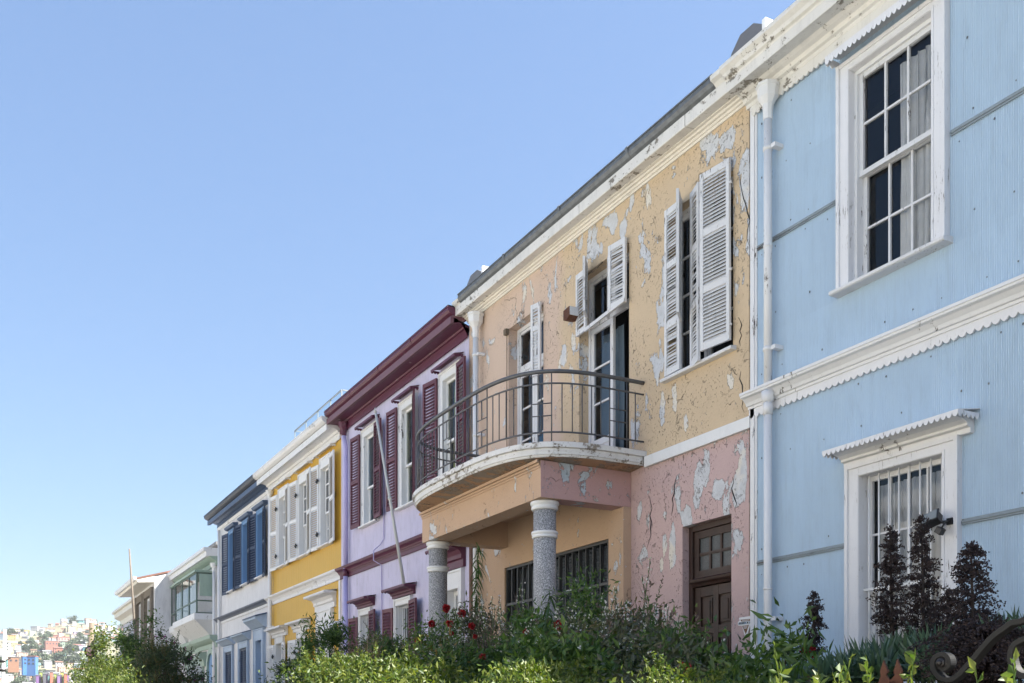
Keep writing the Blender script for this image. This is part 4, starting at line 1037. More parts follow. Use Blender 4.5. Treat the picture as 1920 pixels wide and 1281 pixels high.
def bay(x0, x1, v, z0, z1, n, open_side=False):
    mb = MB(); p = .05
    for i in range(n+1): x = x0+(x1-x0)*i/n; mb.fb(x-p/2, x+p/2, v-p, v, z0, z1)
    for z in (z0, z0+(z1-z0)*.30, z1-p): mb.fb(x0, x1, v-p+.002, v-.002, z, z+p)
    for x in (x0, x1):
        mb.fb(x-p/2, x+p/2, 0, .05, z0, z1)
        for z in (z0, z0+(z1-z0)*.30, z1-p): mb.fb(x-p/2+.002, x+p/2-.002, 0, v, z+.001, z+p-.001)
    o = mb.build('bay_window', M['dark_sage'], h)
    g = MB(); g.add([(x0,D-v+.02,z0),(x1,D-v+.02,z0),(x1,D-v+.02,z1),(x0,D-v+.02,z1)], [(0,1,2,3)]); g.build('pane', M['glass'], o, recalc=False)
    if not open_side:
        g = MB(); g.add([(x1,D-v,z0),(x1,D,z0),(x1,D,z1),(x1,D-v,z1)], [(0,1,2,3)]); g.build('pane', M['glass'], o, recalc=False)
    else:
        mb = MB(); mb.fb(x1+.3, x1+.34, v*.1, v*.9, z0+.6, z1-.1); mb.build('open_casement', M['sage'], o)
    b_ = MB()
    b_.add([(x0-.1,D-v-.08,z0),(x1+.1,D-v-.08,z0),(x1+.1,D,z0),(x0-.1,D,z0),(x0-.1,D-v-.08,z0-.22),(x1+.1,D-v-.08,z0-.22),(x1+.1,D,z0-.22),(x0-.1,D,z0-.22),
            (x0+.5,D-.05,z0-.75),(x1-.3,D-.05,z0-.75),(x1-.3,D,z0-.75),(x0+.5,D,z0-.75)],
           [(0,1,2,3),(0,4,5,1),(1,5,6,2),(0,3,7,4),(4,8,9,5),(5,9,10,6),(4,7,11,8),(8,11,10,9)])
    b_.build('bay_base', M['white_worn'], o)
    c_ = MB(); c_.fb(x0-.06, x1+.06, 0, v+.06, z1, z1+.07); c_.build('bay_roof', M['sage'], o)
    w_ = MB(); w_.fb(x0+.1, x1-.1, .012, .05, z0, z1-.1); w_.build('curtain_panel', M['curtain_white'], o)
    return o
bay(-41.7, -37.6, .62, ZL((1355-1155)/(427), .62), ZL((1355-1078)/(429), .62), 3, True)
bay(-44.1, -42.1, .35, ZL((1355-1168)/(340+70), .35), ZL((1355-1091)/(410), .35), 2)
a, b, c, d = [*UU(355,382), 1.8, 3.8]
wn = casing(h, a, b, c, d, M['sage'], .12, .06, -.1, .35, sillv=.12); mid = (a+b)/2
shutter(wn, a+.005, .03, c, d, mid-a-.01, 0, M['grey_shutter'], 1, (.5,), .07, th=.04, rng=rs); shutter(wn, b-.005, .03, c, d, mid-a-.01, 0, M['grey_shutter'], -1, (.5,), .07, th=.04, rng=rs)
for ux in (a-.2, b+.1):
    mb = MB(); mb.prism([(0,4.25),(.0,3.7),(.10,3.7),(.14,3.95),(.28,4.02),(.3,4.2)], ux-.2, ux+.45); mb.build('bracket', M['sage'], h)
# arched green window
ax = (U(393)+U(404))/2; pts_o = []; pts_i = []
for i in range(17):
    t = math.pi*i/16; pts_o.append((ax+.72*math.cos(t), 3.6+.72*math.sin(t))); pts_i.append((ax+.52*math.cos(t), 3.6+.52*math.sin(t)))
mb = MB(); pr = [(ax+.72,1.6)]+pts_o+[(ax-.72,1.6)]; pi_ = [(ax+.52,1.6)]+pts_i+[(ax-.52,1.6)]
for (p, q, r_, s_) in zip(pr[:-1], pr[1:], pi_[1:], pi_[:-1]): mb.poly_y([p, q, r_, s_], D-.09, D-.001)
aw = mb.build('arched_window', M['sage'], h)
mb = MB(); mb.poly_y(pi_, D-.02, D-.001); mb.build('pane', M['light_blue'], aw)
downpipe(h, u1-.25, .1, ((BASEZ, 7.2),), .05, M['white'], (7.0, 7.3, .14), M['white'])
downpipe(h, u0+.15, .1, ((BASEZ, 7.2),), .04, M['white'])
mb = MB(); mb.box(u0+1.2, u0+3.6, 9.0, 11.5, 7.4, 8.55); ch = mb.build('dormer', M['timber_grey'], h)
mb = MB(); mb.box(u0+1.0, u0+3.8, 8.7, 11.7, 8.551, 8.68); mb.build('dormer_roof', M['roof_grey'], ch)
mb = MB(); mb.box(u1-.6, u1-.3, 8.8, 9.2, 7.4, 9.05); mb.box(u1-1.1, u1-.05, 9.3, 10.5, 7.4, 9.6); mb.box(u1-1.3, u1-.03, 9.1, 10.6, 9.61, 9.75); mb.build('roof_box', M['white_worn'], h)

# ============================================================ white gabled house with tall timber windows
GV = 1.0; gx = U(290, GV); gl = U(255, GV); D_row = D; D = D - GV
h = empty('gabled_house', ((gx+gl)/2, D, BASEZ), 'white rendered house with a red tiled roof and two tall timber framed windows', 'house', 'houses at the far end of the row')
gz0 = ZL((1355-1079)/360., 0)   # D is already the forward plane here
mb = MB()
mb.add([(gx,D,BASEZ),(gx,D+9,BASEZ),(gx,D+9,gz0+2.0),(gx,D+2.2,gz0+.60),(gx,D,gz0-.03)], [(0,1,2,3,4)])
mb.add([(gl,D,BASEZ),(gl,D+9,BASEZ),(gl,D+9,gz0+2.0),(gl,D+2.2,gz0+.62),(gl,D,gz0-.1)], [(0,1,2,3,4)])
mb.add([(gx,D+9,BASEZ),(gl,D+9,BASEZ),(gl,D+9,gz0+2.0),(gx,D+9,gz0+2.0)], [(0,1,2,3)])
gm = (gl+gx)/2; GW = [[gl+.5, gm-.25, 3.0, gz0-.75], [gm+.3, gx-.4, 3.0, gz0-.75]]
wall(h, 'wall', None, gl, gx, BASEZ, gz0-.1, GW, 0, reveal=.1, wmb=mb)
mb.build('wall', M['white_board'], h, recalc=False)
mb = MB(); mb.prism([(.72,gz0-.22),(.72,gz0-.14),(-2.2,gz0+.70),(-9.1,gz0+2.10),(-9.1,gz0+2.03),(-2.2,gz0+.63)], gl-.6, gx+.03); mb.build('roof', M['roof_red'], h)
mb = MB(); mb.prism([(.0,gz0-.03),(0,gz0-.28),(.66,gz0-.33),(.72,gz0-.225)], gl-.6, gx+.02); mb.build('eaves', M['cream'], h)
roof_gutter(h, gl-.6, gx+.1, gz0-.25, gz0-.10, .73, .86, M['white_worn'])
for (a, b, c, d) in GW:
    mb = MB()
    for x in (a, b): mb.fb(x-.14, x+.14, -.05, .12, BASEZ, d+.3)
    mb.fb(a, b, -.05, .10, d, d+.3); mb.fb(a, b, -.05, .10, c-.2, c)
    wn = mb.build('window', M['timber_grey'], h)
    pane_grid(wn, a+.15, (a+b)/2, c, d-1.1, -.03, 1, 3, .09, .06, M['white_worn'], M['glass']); pane_grid(wn, (a+b)/2+.01, b-.15, c, d-1.1, -.03, 1, 3, .09, .06, M['white_worn'], M['glass'])
    pane_grid(wn, a+.151, b-.151, d-1.09, d-.02, -.035, 5, 1, .09, .05, M['white_worn'], M['glass'])
mb = MB(); mb.fb(GW[0][0], GW[1][1], -.9, -.8, 3.0, gz0-1.7); tag(mb.build('curtain', M['curtain_white'], None, (gm, D+.85, 3)), 'pale curtains behind the tall timber windows of the white gabled house', 'curtain')

D = D_row
# ============================================================ last house
lx0, lx1 = U(230), gl-.02
h = empty('end_house', ((lx0+lx1)/2, D, BASEZ), 'pale lilac grey house with a white cornice at the far left end', 'house', 'houses at the far end of the row')
zt = ZL(.735, .5)
wn_ = [U(236), U(244), 4.9, zt-1.5]
wall(h, 'wall', m_paint('pale_lilac_boards', (.50,.49,.56,1), 0), lx0, lx1, BASEZ, zt-.2, [wn_], 0, .25, .01, prof='board')
body(h, M['white_board'], lx0, lx1, BASEZ, zt-.25)
mb = MB(); mb.prism([(0,zt),(0,zt-.75),(.06,zt-.75),(.1,zt-.5),(.38,zt-.38),(.40,zt-.38),(.42,zt-.14),(.55,zt-.12),(.55,zt)], lx0-.3, lx1); mb.build('cornice', M['cream'], h)
w_ = casing(h, *wn_, M['cream'], .2, .06, -.1, .3); pane_grid(w_, *wn_, -.05, 1, 2, .06, .05, M['white_worn'], M['glass'])
mb = MB()
shutter(h, U(245.5), .1, 3.0, zt-1.5, 1.2, 8, M['navy'], 1, (.5,), .08, rng=rs)
downpipe(h, lx0+.1, .12, ((BASEZ, zt-.9),), .06, M['white'], (zt-1.0, zt-.75, .2), M['white'])

# ------------------------------------------------------------ the sunlit houses across the road (they light this side and show in its panes)
for i, (a, b, hh, c) in enumerate(((-64,-50,7.5,(.72,.68,.60,1)), (-49.9,-36,8.5,(.76,.72,.62,1)), (-35.9,-24,7.6,(.74,.60,.50,1)), (-23.9,-12,8.8,(.80,.76,.68,1)), (-11.9,0,8.2,(.76,.70,.58,1)), (.1,12,9.0,(.76,.72,.64,1)))):
    o_ = empty('opposite_house', ((a+b)/2, -9.6, 0), ['low cream', 'tall cream', 'salmon', 'tall ivory', 'pale sand', 'tall beige'][i] + ' house across the road, facing the painted row', 'house', 'houses across the road')
    mt = m_plain('opposite_wall_paint', c, .9, 0, 2, .1); mb = MB()
    mb.box(a, b, -18, -9.7, 0, hh); mb.build('wall', mt, o_)
    mb = MB(); mb.box(a, b-.01, -9.69, -9.4, hh-.5, hh-.1); mb.build('cornice', M['white'], o_)
    n = 4
    for k in range(n):
        x = a+(b-a)*(k+.5)/n
        for z in (1.2, hh-3.4):
            mb = MB(); mb.box(x-.65, x+.65, -9.695, -9.62, z-.1, z+2.2); f_ = mb.build('window_frame', M['white'], o_)
            mb = MB(); mb.box(x-.5, x+.5, -9.619, -9.60, z, z+2.1); mb.build('pane', M['window_iron'], f_)

# ------------------------------------------------------------ plants
LEAF = {
 'hedge_sun': m_leaf('sunlit_hedge_leaf', ((.035,.075,.014,1),(.08,.12,.018,1),(.15,.175,.03,1)), .35),
 'green': m_leaf('garden_leaf', ((.025,.065,.014,1),(.055,.115,.026,1),(.11,.18,.04,1)), .3),
 'dark': m_leaf('dark_shrub_leaf', ((.016,.036,.013,1),(.030,.060,.020,1),(.055,.095,.032,1)), .25),
 'bluegreen': m_leaf('blue_green_blade', ((.040,.085,.060,1),(.060,.115,.080,1),(.10,.16,.11,1)), .2, .4),
 'sage': m_leaf('greyish_leaf', ((.045,.055,.030,1),(.06,.075,.04,1),(.09,.10,.06,1)), .3),
 'fresh': m_leaf('fresh_garden_leaf', ((.05,.11,.02,1),(.08,.16,.03,1),(.14,.22,.05,1)), .35),
 'willow': m_leaf('narrow_leaf', ((.035,.075,.022,1),(.05,.10,.03,1),(.08,.14,.04,1)), .35),
 'olive': m_leaf('olive_tip_leaf', ((.05,.065,.016,1),(.085,.085,.022,1),(.16,.105,.04,1)), .3),
 'purple': m_leaf('brown_seed_head', ((.016,.011,.014,1),(.026,.017,.020,1),(.045,.028,.028,1)), .1, .7),
 'flower_pale': m_leaf('pale_lilac_petal', ((.50,.48,.62,1),(.62,.60,.72,1),(.72,.71,.80,1)), .4),
 'dry': m_leaf('dry_pod', ((.10,.07,.06,1),(.14,.10,.09,1),(.20,.15,.14,1)), .2),
 'red': m_leaf('red_petal', ((.18,.004,.010,1),(.28,.008,.015,1),(.40,.015,.02,1)), .3),
 'orange': m_leaf('orange_petal', ((.55,.12,.01,1),(.65,.18,.01,1),(.7,.25,.02,1)), .3),
 'magenta': m_leaf('magenta_petal', ((.20,.02,.20,1),(.28,.03,.26,1),(.35,.05,.33,1)), .3),
 'stem': m_plain('green_stem', (.06,.09,.03,1), .7), 'brown': M['bark'],
}
class LM:
    """leaf cloud collected in numpy"""
    def __init__(s): s.v = []; s.n = 0; s.f = []; s.m = []
    def diamonds(s, c, d, ln, wd, mi=0, fold=.25, up=None):
        """one leaf per centre c with direction d: base, two sides, tip, slightly folded"""
        n = len(c); d = d/np.maximum(1e-9, np.linalg.norm(d, axis=1, keepdims=True))
        r = RNG.normal(size=(n,3)) if up is None else up + RNG.normal(size=(n,3))*.35
        a = np.cross(d, r); a /= np.maximum(1e-9, np.linalg.norm(a, axis=1, keepdims=True)); nn = np.cross(a, d)
        ln = np.broadcast_to(np.asarray(ln, float), (n,))[:,None]; wd = np.broadcast_to(np.asarray(wd, float), (n,))[:,None]
        base = c; tip = c + d*ln - nn*ln*.12; m1 = c + d*ln*.45 + a*wd*.5 + nn*wd*fold; m2 = c + d*ln*.45 - a*wd*.5 + nn*wd*fold
        v = np.stack([base, m1, tip, m2], 1).reshape(-1,3)
        q = (np.arange(n)*4)[:,None] + s.n
        s.f.append(np.concatenate([q+np.array([[0,1,2]]), q+np.array([[0,2,3]])], 1).reshape(-1,3)); s.m.append(np.full(2*n, mi)); s.v.append(v); s.n += 4*n
    def blades(s, c, d, ln, wd, mi=0, droop=.5, seg=4):
        """long bending strap leaves"""
        n = len(c); d = d/np.maximum(1e-9, np.linalg.norm(d, axis=1, keepdims=True))
        side = np.cross(d, np.array([[0,0,1.]])+RNG.normal(size=(n,3))*.25); side /= np.maximum(1e-9, np.linalg.norm(side, axis=1, keepdims=True))
        ln = np.broadcast_to(np.asarray(ln, float), (n,)); wd = np.broadcast_to(np.asarray(wd, float), (n,))
        rows = []
        for j in range(seg+1):
            t = j/seg
            p = c + d*(ln*t)[:,None]; p[:,2] -= droop*ln*t*t*.6*np.linalg.norm(d[:,:2], axis=1)
            w_ = (wd*(.55+1.0*t-1.5*t*t) if t < .999 else wd*0.02)[:,None]
            rows += [p+side*w_*.5, p-side*w_*.5]
        v = np.stack(rows, 1).reshape(-1,3); k = 2*(seg+1); q = (np.arange(n)*k)[:,None]+s.n; fs = []
        for j in range(seg):
            a = 2*j; fs += [q+np.array([[a,a+1,a+3]]), q+np.array([[a,a+3,a+2]])]
        s.f.append(np.concatenate(fs, 1).reshape(-1,3)); s.m.append(np.full(2*seg*n, mi)); s.v.append(v); s.n += k*n
    def mesh(s, name, mats):
        v = np.concatenate(s.v); f = np.concatenate(s.f); m = np.concatenate(s.m)
        me = bpy.data.meshes.new(name); me.vertices.add(len(v)); me.vertices.foreach_set('co', v.astype('f').ravel())
        me.loops.add(len(f)*3); me.loops.foreach_set('vertex_index', f.astype('i').ravel())
        me.polygons.add(len(f)); me.polygons.foreach_set('loop_start', np.arange(0, len(f)*3, 3, dtype='i')); me.polygons.foreach_set('loop_total', np.full(len(f), 3, 'i'))
        for x in mats: me.materials.append(x)
        me.polygons.foreach_set('material_index', m.astype('i')); me.update(calc_edges=True); return me
def rdir(n, up=0.3):
    d = RNG.normal(size=(n,3)); d[:,2] += up; return d/np.linalg.norm(d, axis=1, keepdims=True)
def blob(n_cl, n_leaf, rx, ry, h, cl=.18, low=.1, top=1.0, irregular=.25):
    """centres clumped in an uneven half-ellipsoid standing on z=0"""
    th = RNG.uniform(0, 2*math.pi, n_cl); u = RNG.uniform(low, 1, n_cl); r = np.sqrt(np.maximum(0, 1-(u*.97)**2.2))*RNG.uniform(.35, 1, n_cl)**.5
    k = 1+RNG.normal(size=n_cl)*irregular*.5
    C = np.stack([np.cos(th)*r*rx*k, np.sin(th)*r*ry*k, u*h*(1+RNG.normal(size=n_cl)*irregular*.25)], 1)
    idx = RNG.integers(0, n_cl, n_leaf)
    P = C[idx] + RNG.normal(size=(n_leaf,3))*cl*np.array([1,1,.8])*RNG.uniform(.4,1.2,(n_cl,1))[idx]
    return C, P
def plant(name, loc, label, cat, group=None): return empty(name, loc, label, cat, group)
def stems_to(root, C, n, r=.012, base=.08, mat=None, name='stem', h0=0.0):
    mb = MB(); o = ORG[root]; sel = RNG.choice(len(C), min(n, len(C)), replace=False)
    for i in sel:
        c = Vector(C[i]); b = Vector((RNG.normal()*base, RNG.normal()*base, h0)); m_ = b.lerp(c, .5) + Vector((RNG.normal()*.04, RNG.normal()*.04, .06))
        mb.tube([o+b, o+m_, o+c], [r*1.6, r, r*.4], 5)
    return mb.build(name, mat or LEAF['brown'], root, recalc=False)
def shrub(name, loc, rx, ry, h, leaf, n_leaf, ll, lw, label, cat='shrub', group=None, n_cl=60, cl=.14, extra=None, up=.35, stemn=14, irregular=.3, low=.05):
    root = plant(name, loc, label, cat, group)
    C, P = blob(n_cl, n_leaf, rx, ry, h, cl, low, irregular=irregular); P[:,2] = np.maximum(P[:,2], .02)
    lm = LM(); mats = [LEAF[leaf]]
    lm.diamonds(P, rdir(n_leaf, up), RNG.uniform(.6,1.3,n_leaf)*ll, RNG.uniform(.7,1.2,n_leaf)*lw)
    if extra: 
        for fn in extra: fn(lm, C, P, mats)
    link('foliage', lm.mesh('foliage', mats), root)
    stems_to(root, C, stemn, r=.006+.006*h)
    return root
def with_flowers(key, n, size, petals=5, topbias=.3):
    def fn(lm, C, P, mats):
        mats.append(LEAF[key]); mi = len(mats)-1
        z = P[:,2]; pr = np.maximum(1e-3, z-topbias*z.max())**1.2; pr /= pr.sum()
        i = RNG.choice(len(P), n, p=pr); c = P[i]+RNG.normal(size=(n,3))*.02
        c = np.repeat(c, petals, 0); lm.diamonds(c, rdir(len(c), .4), size*RNG.uniform(.7,1.2,len(c)), size*.8, mi)
    return fn
def with_shoots(key_leaf, n, ln, ll, lw, per=14, spread=.5, tip=None):
    """thin leafy shoots standing out of the crown"""
    def fn(lm, C, P, mats):
        mats.append(LEAF[key_leaf]); mi = len(mats)-1
        if tip: mats.append(LEAF[tip]); ti = len(mats)-1
        z = C[:,2]; o = np.argsort(-z)[:max(4, int(len(z)*.6))]
        for _ in range(n):
            b = C[RNG.choice(o)].copy(); d = np.array([RNG.normal()*spread, RNG.normal()*spread, 1.0]); d /= np.linalg.norm(d); L = ln*RNG.uniform(.5,1.15)
            t = np.linspace(.05, 1, per); bend = np.array([RNG.normal(), RNG.normal(), 0])*L*.22
            pts = b + d*(L*t)[:,None] + bend*(t**2)[:,None]
            # stem as thin blades
            lm.diamonds(pts[:-1], np.diff(pts, axis=0), np.linalg.norm(np.diff(pts, axis=0), axis=1)*1.5, .006, mi)
            dd = rdir(per*2, .5); lm.diamonds(np.repeat(pts, 2, 0), dd, ll*np.repeat(1.15-t*.6, 2), lw*np.repeat(1.1-t*.5, 2), mi)
            if tip:
                tp = pts[-1] + d*RNG.uniform(-.02,.10,(10,1))*1.0
                lm.diamonds(tp, rdir(10, 1.2), .03, .012, ti)
    return fn
def spire_stem(lm, b, L, lean, mi_leaf, mi_hair, mi_flower, leafy=.55):
    """tall willowy stem: narrow leaves below, curling hair-thin pods and tiny flowers above"""
    n = 26; t = np.linspace(0, 1, n); d = np.array([lean[0], lean[1], 1.0]); d /= np.linalg.norm(d)
    bend = np.array([RNG.normal(), RNG.normal(), 0])*L*.06
    pts = b + d*(L*t)[:,None] + bend*(t**2)[:,None]
    lm.diamonds(pts[:-1], np.diff(pts, axis=0), L/n*1.6, .012, mi_leaf)
    lo = pts[(t < leafy)]; c = np.repeat(lo, 5, 0) + RNG.normal(size=(len(lo)*5,3))*.01
    dd = rdir(len(c), -.15); lm.blades(c, dd, RNG.uniform(.07,.13,len(c)), .018, mi_leaf, 1.2, 3)
    hi = pts[(t >= leafy*.75) & (t < .9)]; c = np.repeat(hi, 4, 0); dd = rdir(len(c), 0); dd[:,2] = np.abs(dd[:,2])*.5+.25
    lm.blades(c, dd, RNG.uniform(.08,.15,len(c)), .0045, mi_hair, -1.0, 4)
    c = np.repeat(pts[t >= .85], 3, 0) + RNG.normal(size=((t >= .85).sum()*3,3))*.012; lm.diamonds(c, rdir(len(c), .6), .022, .018, mi_flower)

def mixed(key, n):
    def fn(lm, C, P, mats):
        mats.append(LEAF[key]); i = RNG.choice(len(C), max(6, len(C)//4)); idx = RNG.choice(i, n)
        p = C[idx]+RNG.normal(size=(n,3))*.10; p[:,2] = np.maximum(p[:,2], .02); lm.diamonds(p, rdir(n, .4), RNG.uniform(.5,1.2,n)*.075, .022, len(mats)-1)
    return fn
# ---- the planting, from left to right in front of the row
def P_(px, py, Y, base=BASEZ):
    p = AT(px, py, Y); return (p.x, p.y, base), p.z-base
# garden mass: overlapping shrubs, each on its own
rows = [ # px, y of top, Y, rx, leaf, label, flowers, shoots
 (1010, 1165, 5.6, .85, 'green', 'tall dark shrub dotted with pale flowers in front of the near granite column', 260, 10),
 (900, 1175, 5.5, .75, 'dark', 'dark flowering shrub between the two granite columns', 240, 9),
 (1100, 1150, 5.6, .80, 'green', 'dense green shrub with pale blossom under the porch window', 220, 10),
 (1200, 1165, 5.7, .70, 'dark', 'brownish dark shrub at the corner where the porch meets the pink wall', 160, 12),
 (820, 1195, 5.0, .70, 'green', 'green shrub at the foot of the far granite column', 120, 9),
 (730, 1215, 5.0, .75, 'green', 'leafy green shrub below the lilac house windows', 60, 8),
 (960, 1225, 4.2, .80, 'green', 'low green shrub with white dots, left of the orange flower', 160, 6),
 (1130, 1220, 4.2, .80, 'dark', 'low dark shrub in the middle of the garden in front of the porch', 120, 6),
 (1262, 1215, 4.6, .48, 'green', 'low green bush left of the brown front door', 40, 6),
 (1320, 1244, 4.2, .36, 'green', 'bush in front of the brown front door', 10, 8),
 (1462, 1268, 4.0, .42, 'green', 'bush below the white downpipe of the blue house', 8, 3),
 (860, 1245, 3.7, .70, 'green', 'low bush behind the sunlit hedge near the red roses', 40, 6),
 (1060, 1255, 3.4, .65, 'green', 'low leafy bush near the bottom middle of the garden', 30, 6),
 (1240, 1250, 3.4, .55, 'green', 'low tangled bush with dry grass stalks', 20, 6),
 (1410, 1290, 3.2, .36, 'green', 'small leafy bush at the foot of the garden under the security sign', 10, 3),
]
for i, (px, py, Y, rx, lf, lab, nf, ns) in enumerate(rows):
    loc, h = P_(px, py, Y)
    ex = [with_shoots('willow', ns, .42 if px < 1260 else .18, .05, .016, 16, .45, 'dry')]
    if nf: ex.append(with_flowers('flower_pale', int(nf*1.8), .017, 4, .1))
    ex.append(mixed(('fresh','sage','willow','olive')[i % 4], 1500))
    if i % 2 == 0: ex.append(mixed('fresh', 900))
    shrub('garden_shrub', loc, rx, rx*.7, h*(1.0 if i < 6 else 1.03), ('sage' if i in (3,1,7,13) else lf), int(7500*rx/.75), (.070,.055,.085)[i % 3], (.028,.026,.020)[i % 3], lab, 'shrub', 'shrubs of the front garden', n_cl=70, cl=.11, extra=ex, irregular=.25)
# wispy spire plants
sp_px = [(925,1140),(955,1115),(985,1160),(945,1180),(1000,1175),(1050,1180),(1085,1175),(1140,1140),(1168,1125),(1190,1075),(1240,1105),(1215,1150),(1265,1160),(1290,1190),(1110,1165),(880,1150),(862,1180),(1060,1150)]
for i, (px, py) in enumerate(sp_px):
    loc, h = P_(px, py-22, 4.95 + .35*math.sin(i*2.1))
    root = plant('willowy_plant', loc, 'thin stemmed willowy plant with curling hair-thin pods, rising from the garden shrubs', 'plant', 'willowy plants of the front garden')
    lm = LM(); k = 3 + i % 3
    for j in range(k):
        spire_stem(lm, np.array([RNG.normal()*.06, RNG.normal()*.06, h*.25]), h*(.75 if j == 0 else RNG.uniform(.5,.72)), (RNG.normal()*.07, RNG.normal()*.07), 0, 1, 2, .6)
    link('foliage', lm.mesh('foliage', [LEAF['willow'], LEAF['dry'], LEAF['flower_pale']]), root)
# tall vine-like stem by the porch
for px, py, Y, lab in ((897, 1025, 6.1, 'tall drooping leafy stem climbing beside the white pipe under the balcony'), (1030, 1112, 5.0, 'leafy upright stem in front of the near granite column')):
    loc, h = P_(px, py, Y); root = plant('climbing_plant', loc, lab, 'plant')
    lm = LM(); n = int(h*28); t = np.linspace(.2, 1, n); pts = np.stack([.03*np.sin(t*6), .03*np.cos(t*5), h*t], 1)
    lm.diamonds(pts[:-1], np.diff(pts, axis=0), h/n*1.4, .014, 0)
    c = np.repeat(pts, 3, 0); dd = rdir(len(c), -.2); lm.blades(c, dd, RNG.uniform(.10,.17,len(c)), .030, 0, 1.6, 4)
    link('foliage', lm.mesh('foliage', [LEAF['willow']]), root)
# rose bush and its blooms
loc, h = P_(838, 1160, 4.7)
root = plant('rose_bush', loc, 'rose bush with dark red blooms beside the far granite column', 'rose bush')
lm = LM(); C, P = blob(26, 900, .42, .35, h*.85, .10, .3); lm.diamonds(P, rdir(900, .2), .055, .04); link('foliage', lm.mesh('foliage', [LEAF['dark']]), root)
ros = [(837,1141,.055),(866,1150,.05),(809,1170,.05),(843,1170,.05),(884,1174,.045),(847,1188,.03),(782,1203,.04),(986,1186,.04),(891,1194,.03),(855,1250,.03)]
for px, py, r in ros[:9]:
    c = AT(px, py, 4.7 if px < 900 else 4.9); lm = LM(); n = 60
    d = rdir(n, .3); lm.diamonds(d*r*.25, d+RNG.normal(size=(n,3))*.35, r*.72*RNG.uniform(.7,1.15,n), r*.85, 0, .45)
    me = lm.mesh('rose_bloom', [LEAF['red']]); me.transform(Matrix.Translation(c-Vector(loc))); link('rose_bloom', me, root)
mb = MB()
for px, py, r in ros[:9]:
    c = AT(px, py, 4.7 if px < 900 else 4.9); b = Vector(loc)+Vector((RNG.normal()*.1, 0, h*.3)); mb.tube([b, b.lerp(c, .6)+Vector((0,0,.08)), c], [.008,.006,.004], 5)
mb.build('stem', LEAF['stem'], root, recalc=False)
for key, lst, nm, cat in (('red', [(1048,1172,.045,4.6,'bright red geranium bloom under the near granite column'),(1515,1222,.05,4.2,'red bloom in front of the pale blue wall'),(905,1232,.03,3.8,'small red bloom low in the garden below the roses'),(1283,1254,.035,3.3,'red bloom low in the bushes below the brown door')], 'red_flower', 'flower'),
                          ('orange', [(1104,1245,.028,3.9,'single orange daisy low in the garden'),(560,1224,.02,4.7,'tiny orange bloom on the bush before the ochre house')], 'orange_flower', 'flower')):
    for px, py, r, Y, lab in lst:
        c = AT(px, py, Y); lm = LM(); n = 34; d = rdir(n, .2); lm.diamonds(d*r*.2, d, r, r*.7, 0, .2)
        o = link(nm, lm.mesh(nm, [LEAF[key]]), None, tuple(c)); tag(o, lab, cat)
# bush before the ochre house, slim shrub before the lilac house
loc, h = P_(610, 1190, 4.6); shrub('leafy_bush', loc, .62, .6, h*.96, 'green', 7000, .09, .022, 'leafy green bush in front of the ochre house', 'bush', n_cl=60, cl=.13, extra=[with_shoots('willow', 26, .20, .07, .018, 12, .5)])
loc, h = P_(668, 1205, 4.8); shrub('leafy_bush', loc, .55, .5, h*.95, 'dark', 4500, .06, .02, 'dark bush in front of the lilac downpipe', 'bush', n_cl=50, cl=.10, extra=[with_shoots('willow', 10, .2, .05, .016, 14, .4)])
loc, h = P_(560, 1225, 4.7); shrub('leafy_bush', loc, .6, .5, h*.95, 'dark', 5000, .07, .02, 'small dark bush left of the leafy bush before the ochre house', 'bush', n_cl=50, cl=.12, extra=[with_shoots('willow', 10, .35, .06, .018, 14, .4)])
# pinkish flowering shoots in the light
for px, py, Y, lab in ((700, 1180, 4.2, 'pinkish feathery plant before the burgundy shutters'), (655, 1190, 4.3, 'pinkish feathery plant left in front of the lilac wall')):
    loc, h = P_(px, py, Y); root = plant('feathery_plant', loc, lab, 'plant'); lm = LM()
    for j in range(7): spire_stem(lm, np.array([RNG.normal()*.10, RNG.normal()*.08, h*.3]), h*RNG.uniform(.5,.7), (RNG.normal()*.1, RNG.normal()*.08), 0, 1, 2, .5)
    link('foliage', lm.mesh('foliage', [LEAF['willow'], m_leaf('pink_feather', ((.30,.17,.15,1),(.36,.22,.19,1),(.42,.28,.24,1)), .4), LEAF['dry']]), root)
# dark bush and trees at the far left
loc, h = P_(298, 1212, 4.6, .9)
shrub('round_bush', loc, 1.0, .9, h*.95, 'dark', 14000, .07, .03, 'big round bush with rusty olive tips at the left', 'bush', n_cl=90, cl=.13,
      extra=[with_shoots('olive', 150, .42, .055, .022, 14, .35)], irregular=.12)
def small_tree(px, py, Y, r, leaf, n, ll, lw, label, ncl=60, cl=.16, crown=.55, extra=None, zb=.9):
    loc, h = P_(px, py, Y, zb); root = plant('small_tree', loc, label, 'tree', 'small trees at the left of the row')
    C, P = blob(ncl, n, r, r, h*crown, cl, 0.0, irregular=.5); C[:,2] += h*(1-crown)*.97; P[:,2] += h*(1-crown)*.97
    lm = LM(); lm.diamonds(P, rdir(n, .2), RNG.uniform(.6,1.3,n)*ll, lw*RNG.uniform(.7,1.2,n)); mats = [LEAF[leaf]]
    if extra:
        for fn in extra: fn(lm, C, P, mats)
    link('crown', lm.mesh('crown', mats), root)
    mb = MB(); o = Vector(loc)
    mb.tube([o, o+Vector((.05,.03,h*.25)), o+Vector((-.03,.02,h*.5)), o+Vector((.02,0,h*.8))], [.07,.06,.045,.02], 8)
    mb.build('trunk', M['bark'], root, recalc=False); stems_to(root, C, 18, .010, .05, M['bark'], 'limb', h*.3)
small_tree(262, 1185, 4.6, 1.15, 'green', 4200, .085, .05, 'open crowned tree in front of the white gabled house', 46, .17, .62, [with_shoots('green', 26, .42, .08, .045, 16, .8)])
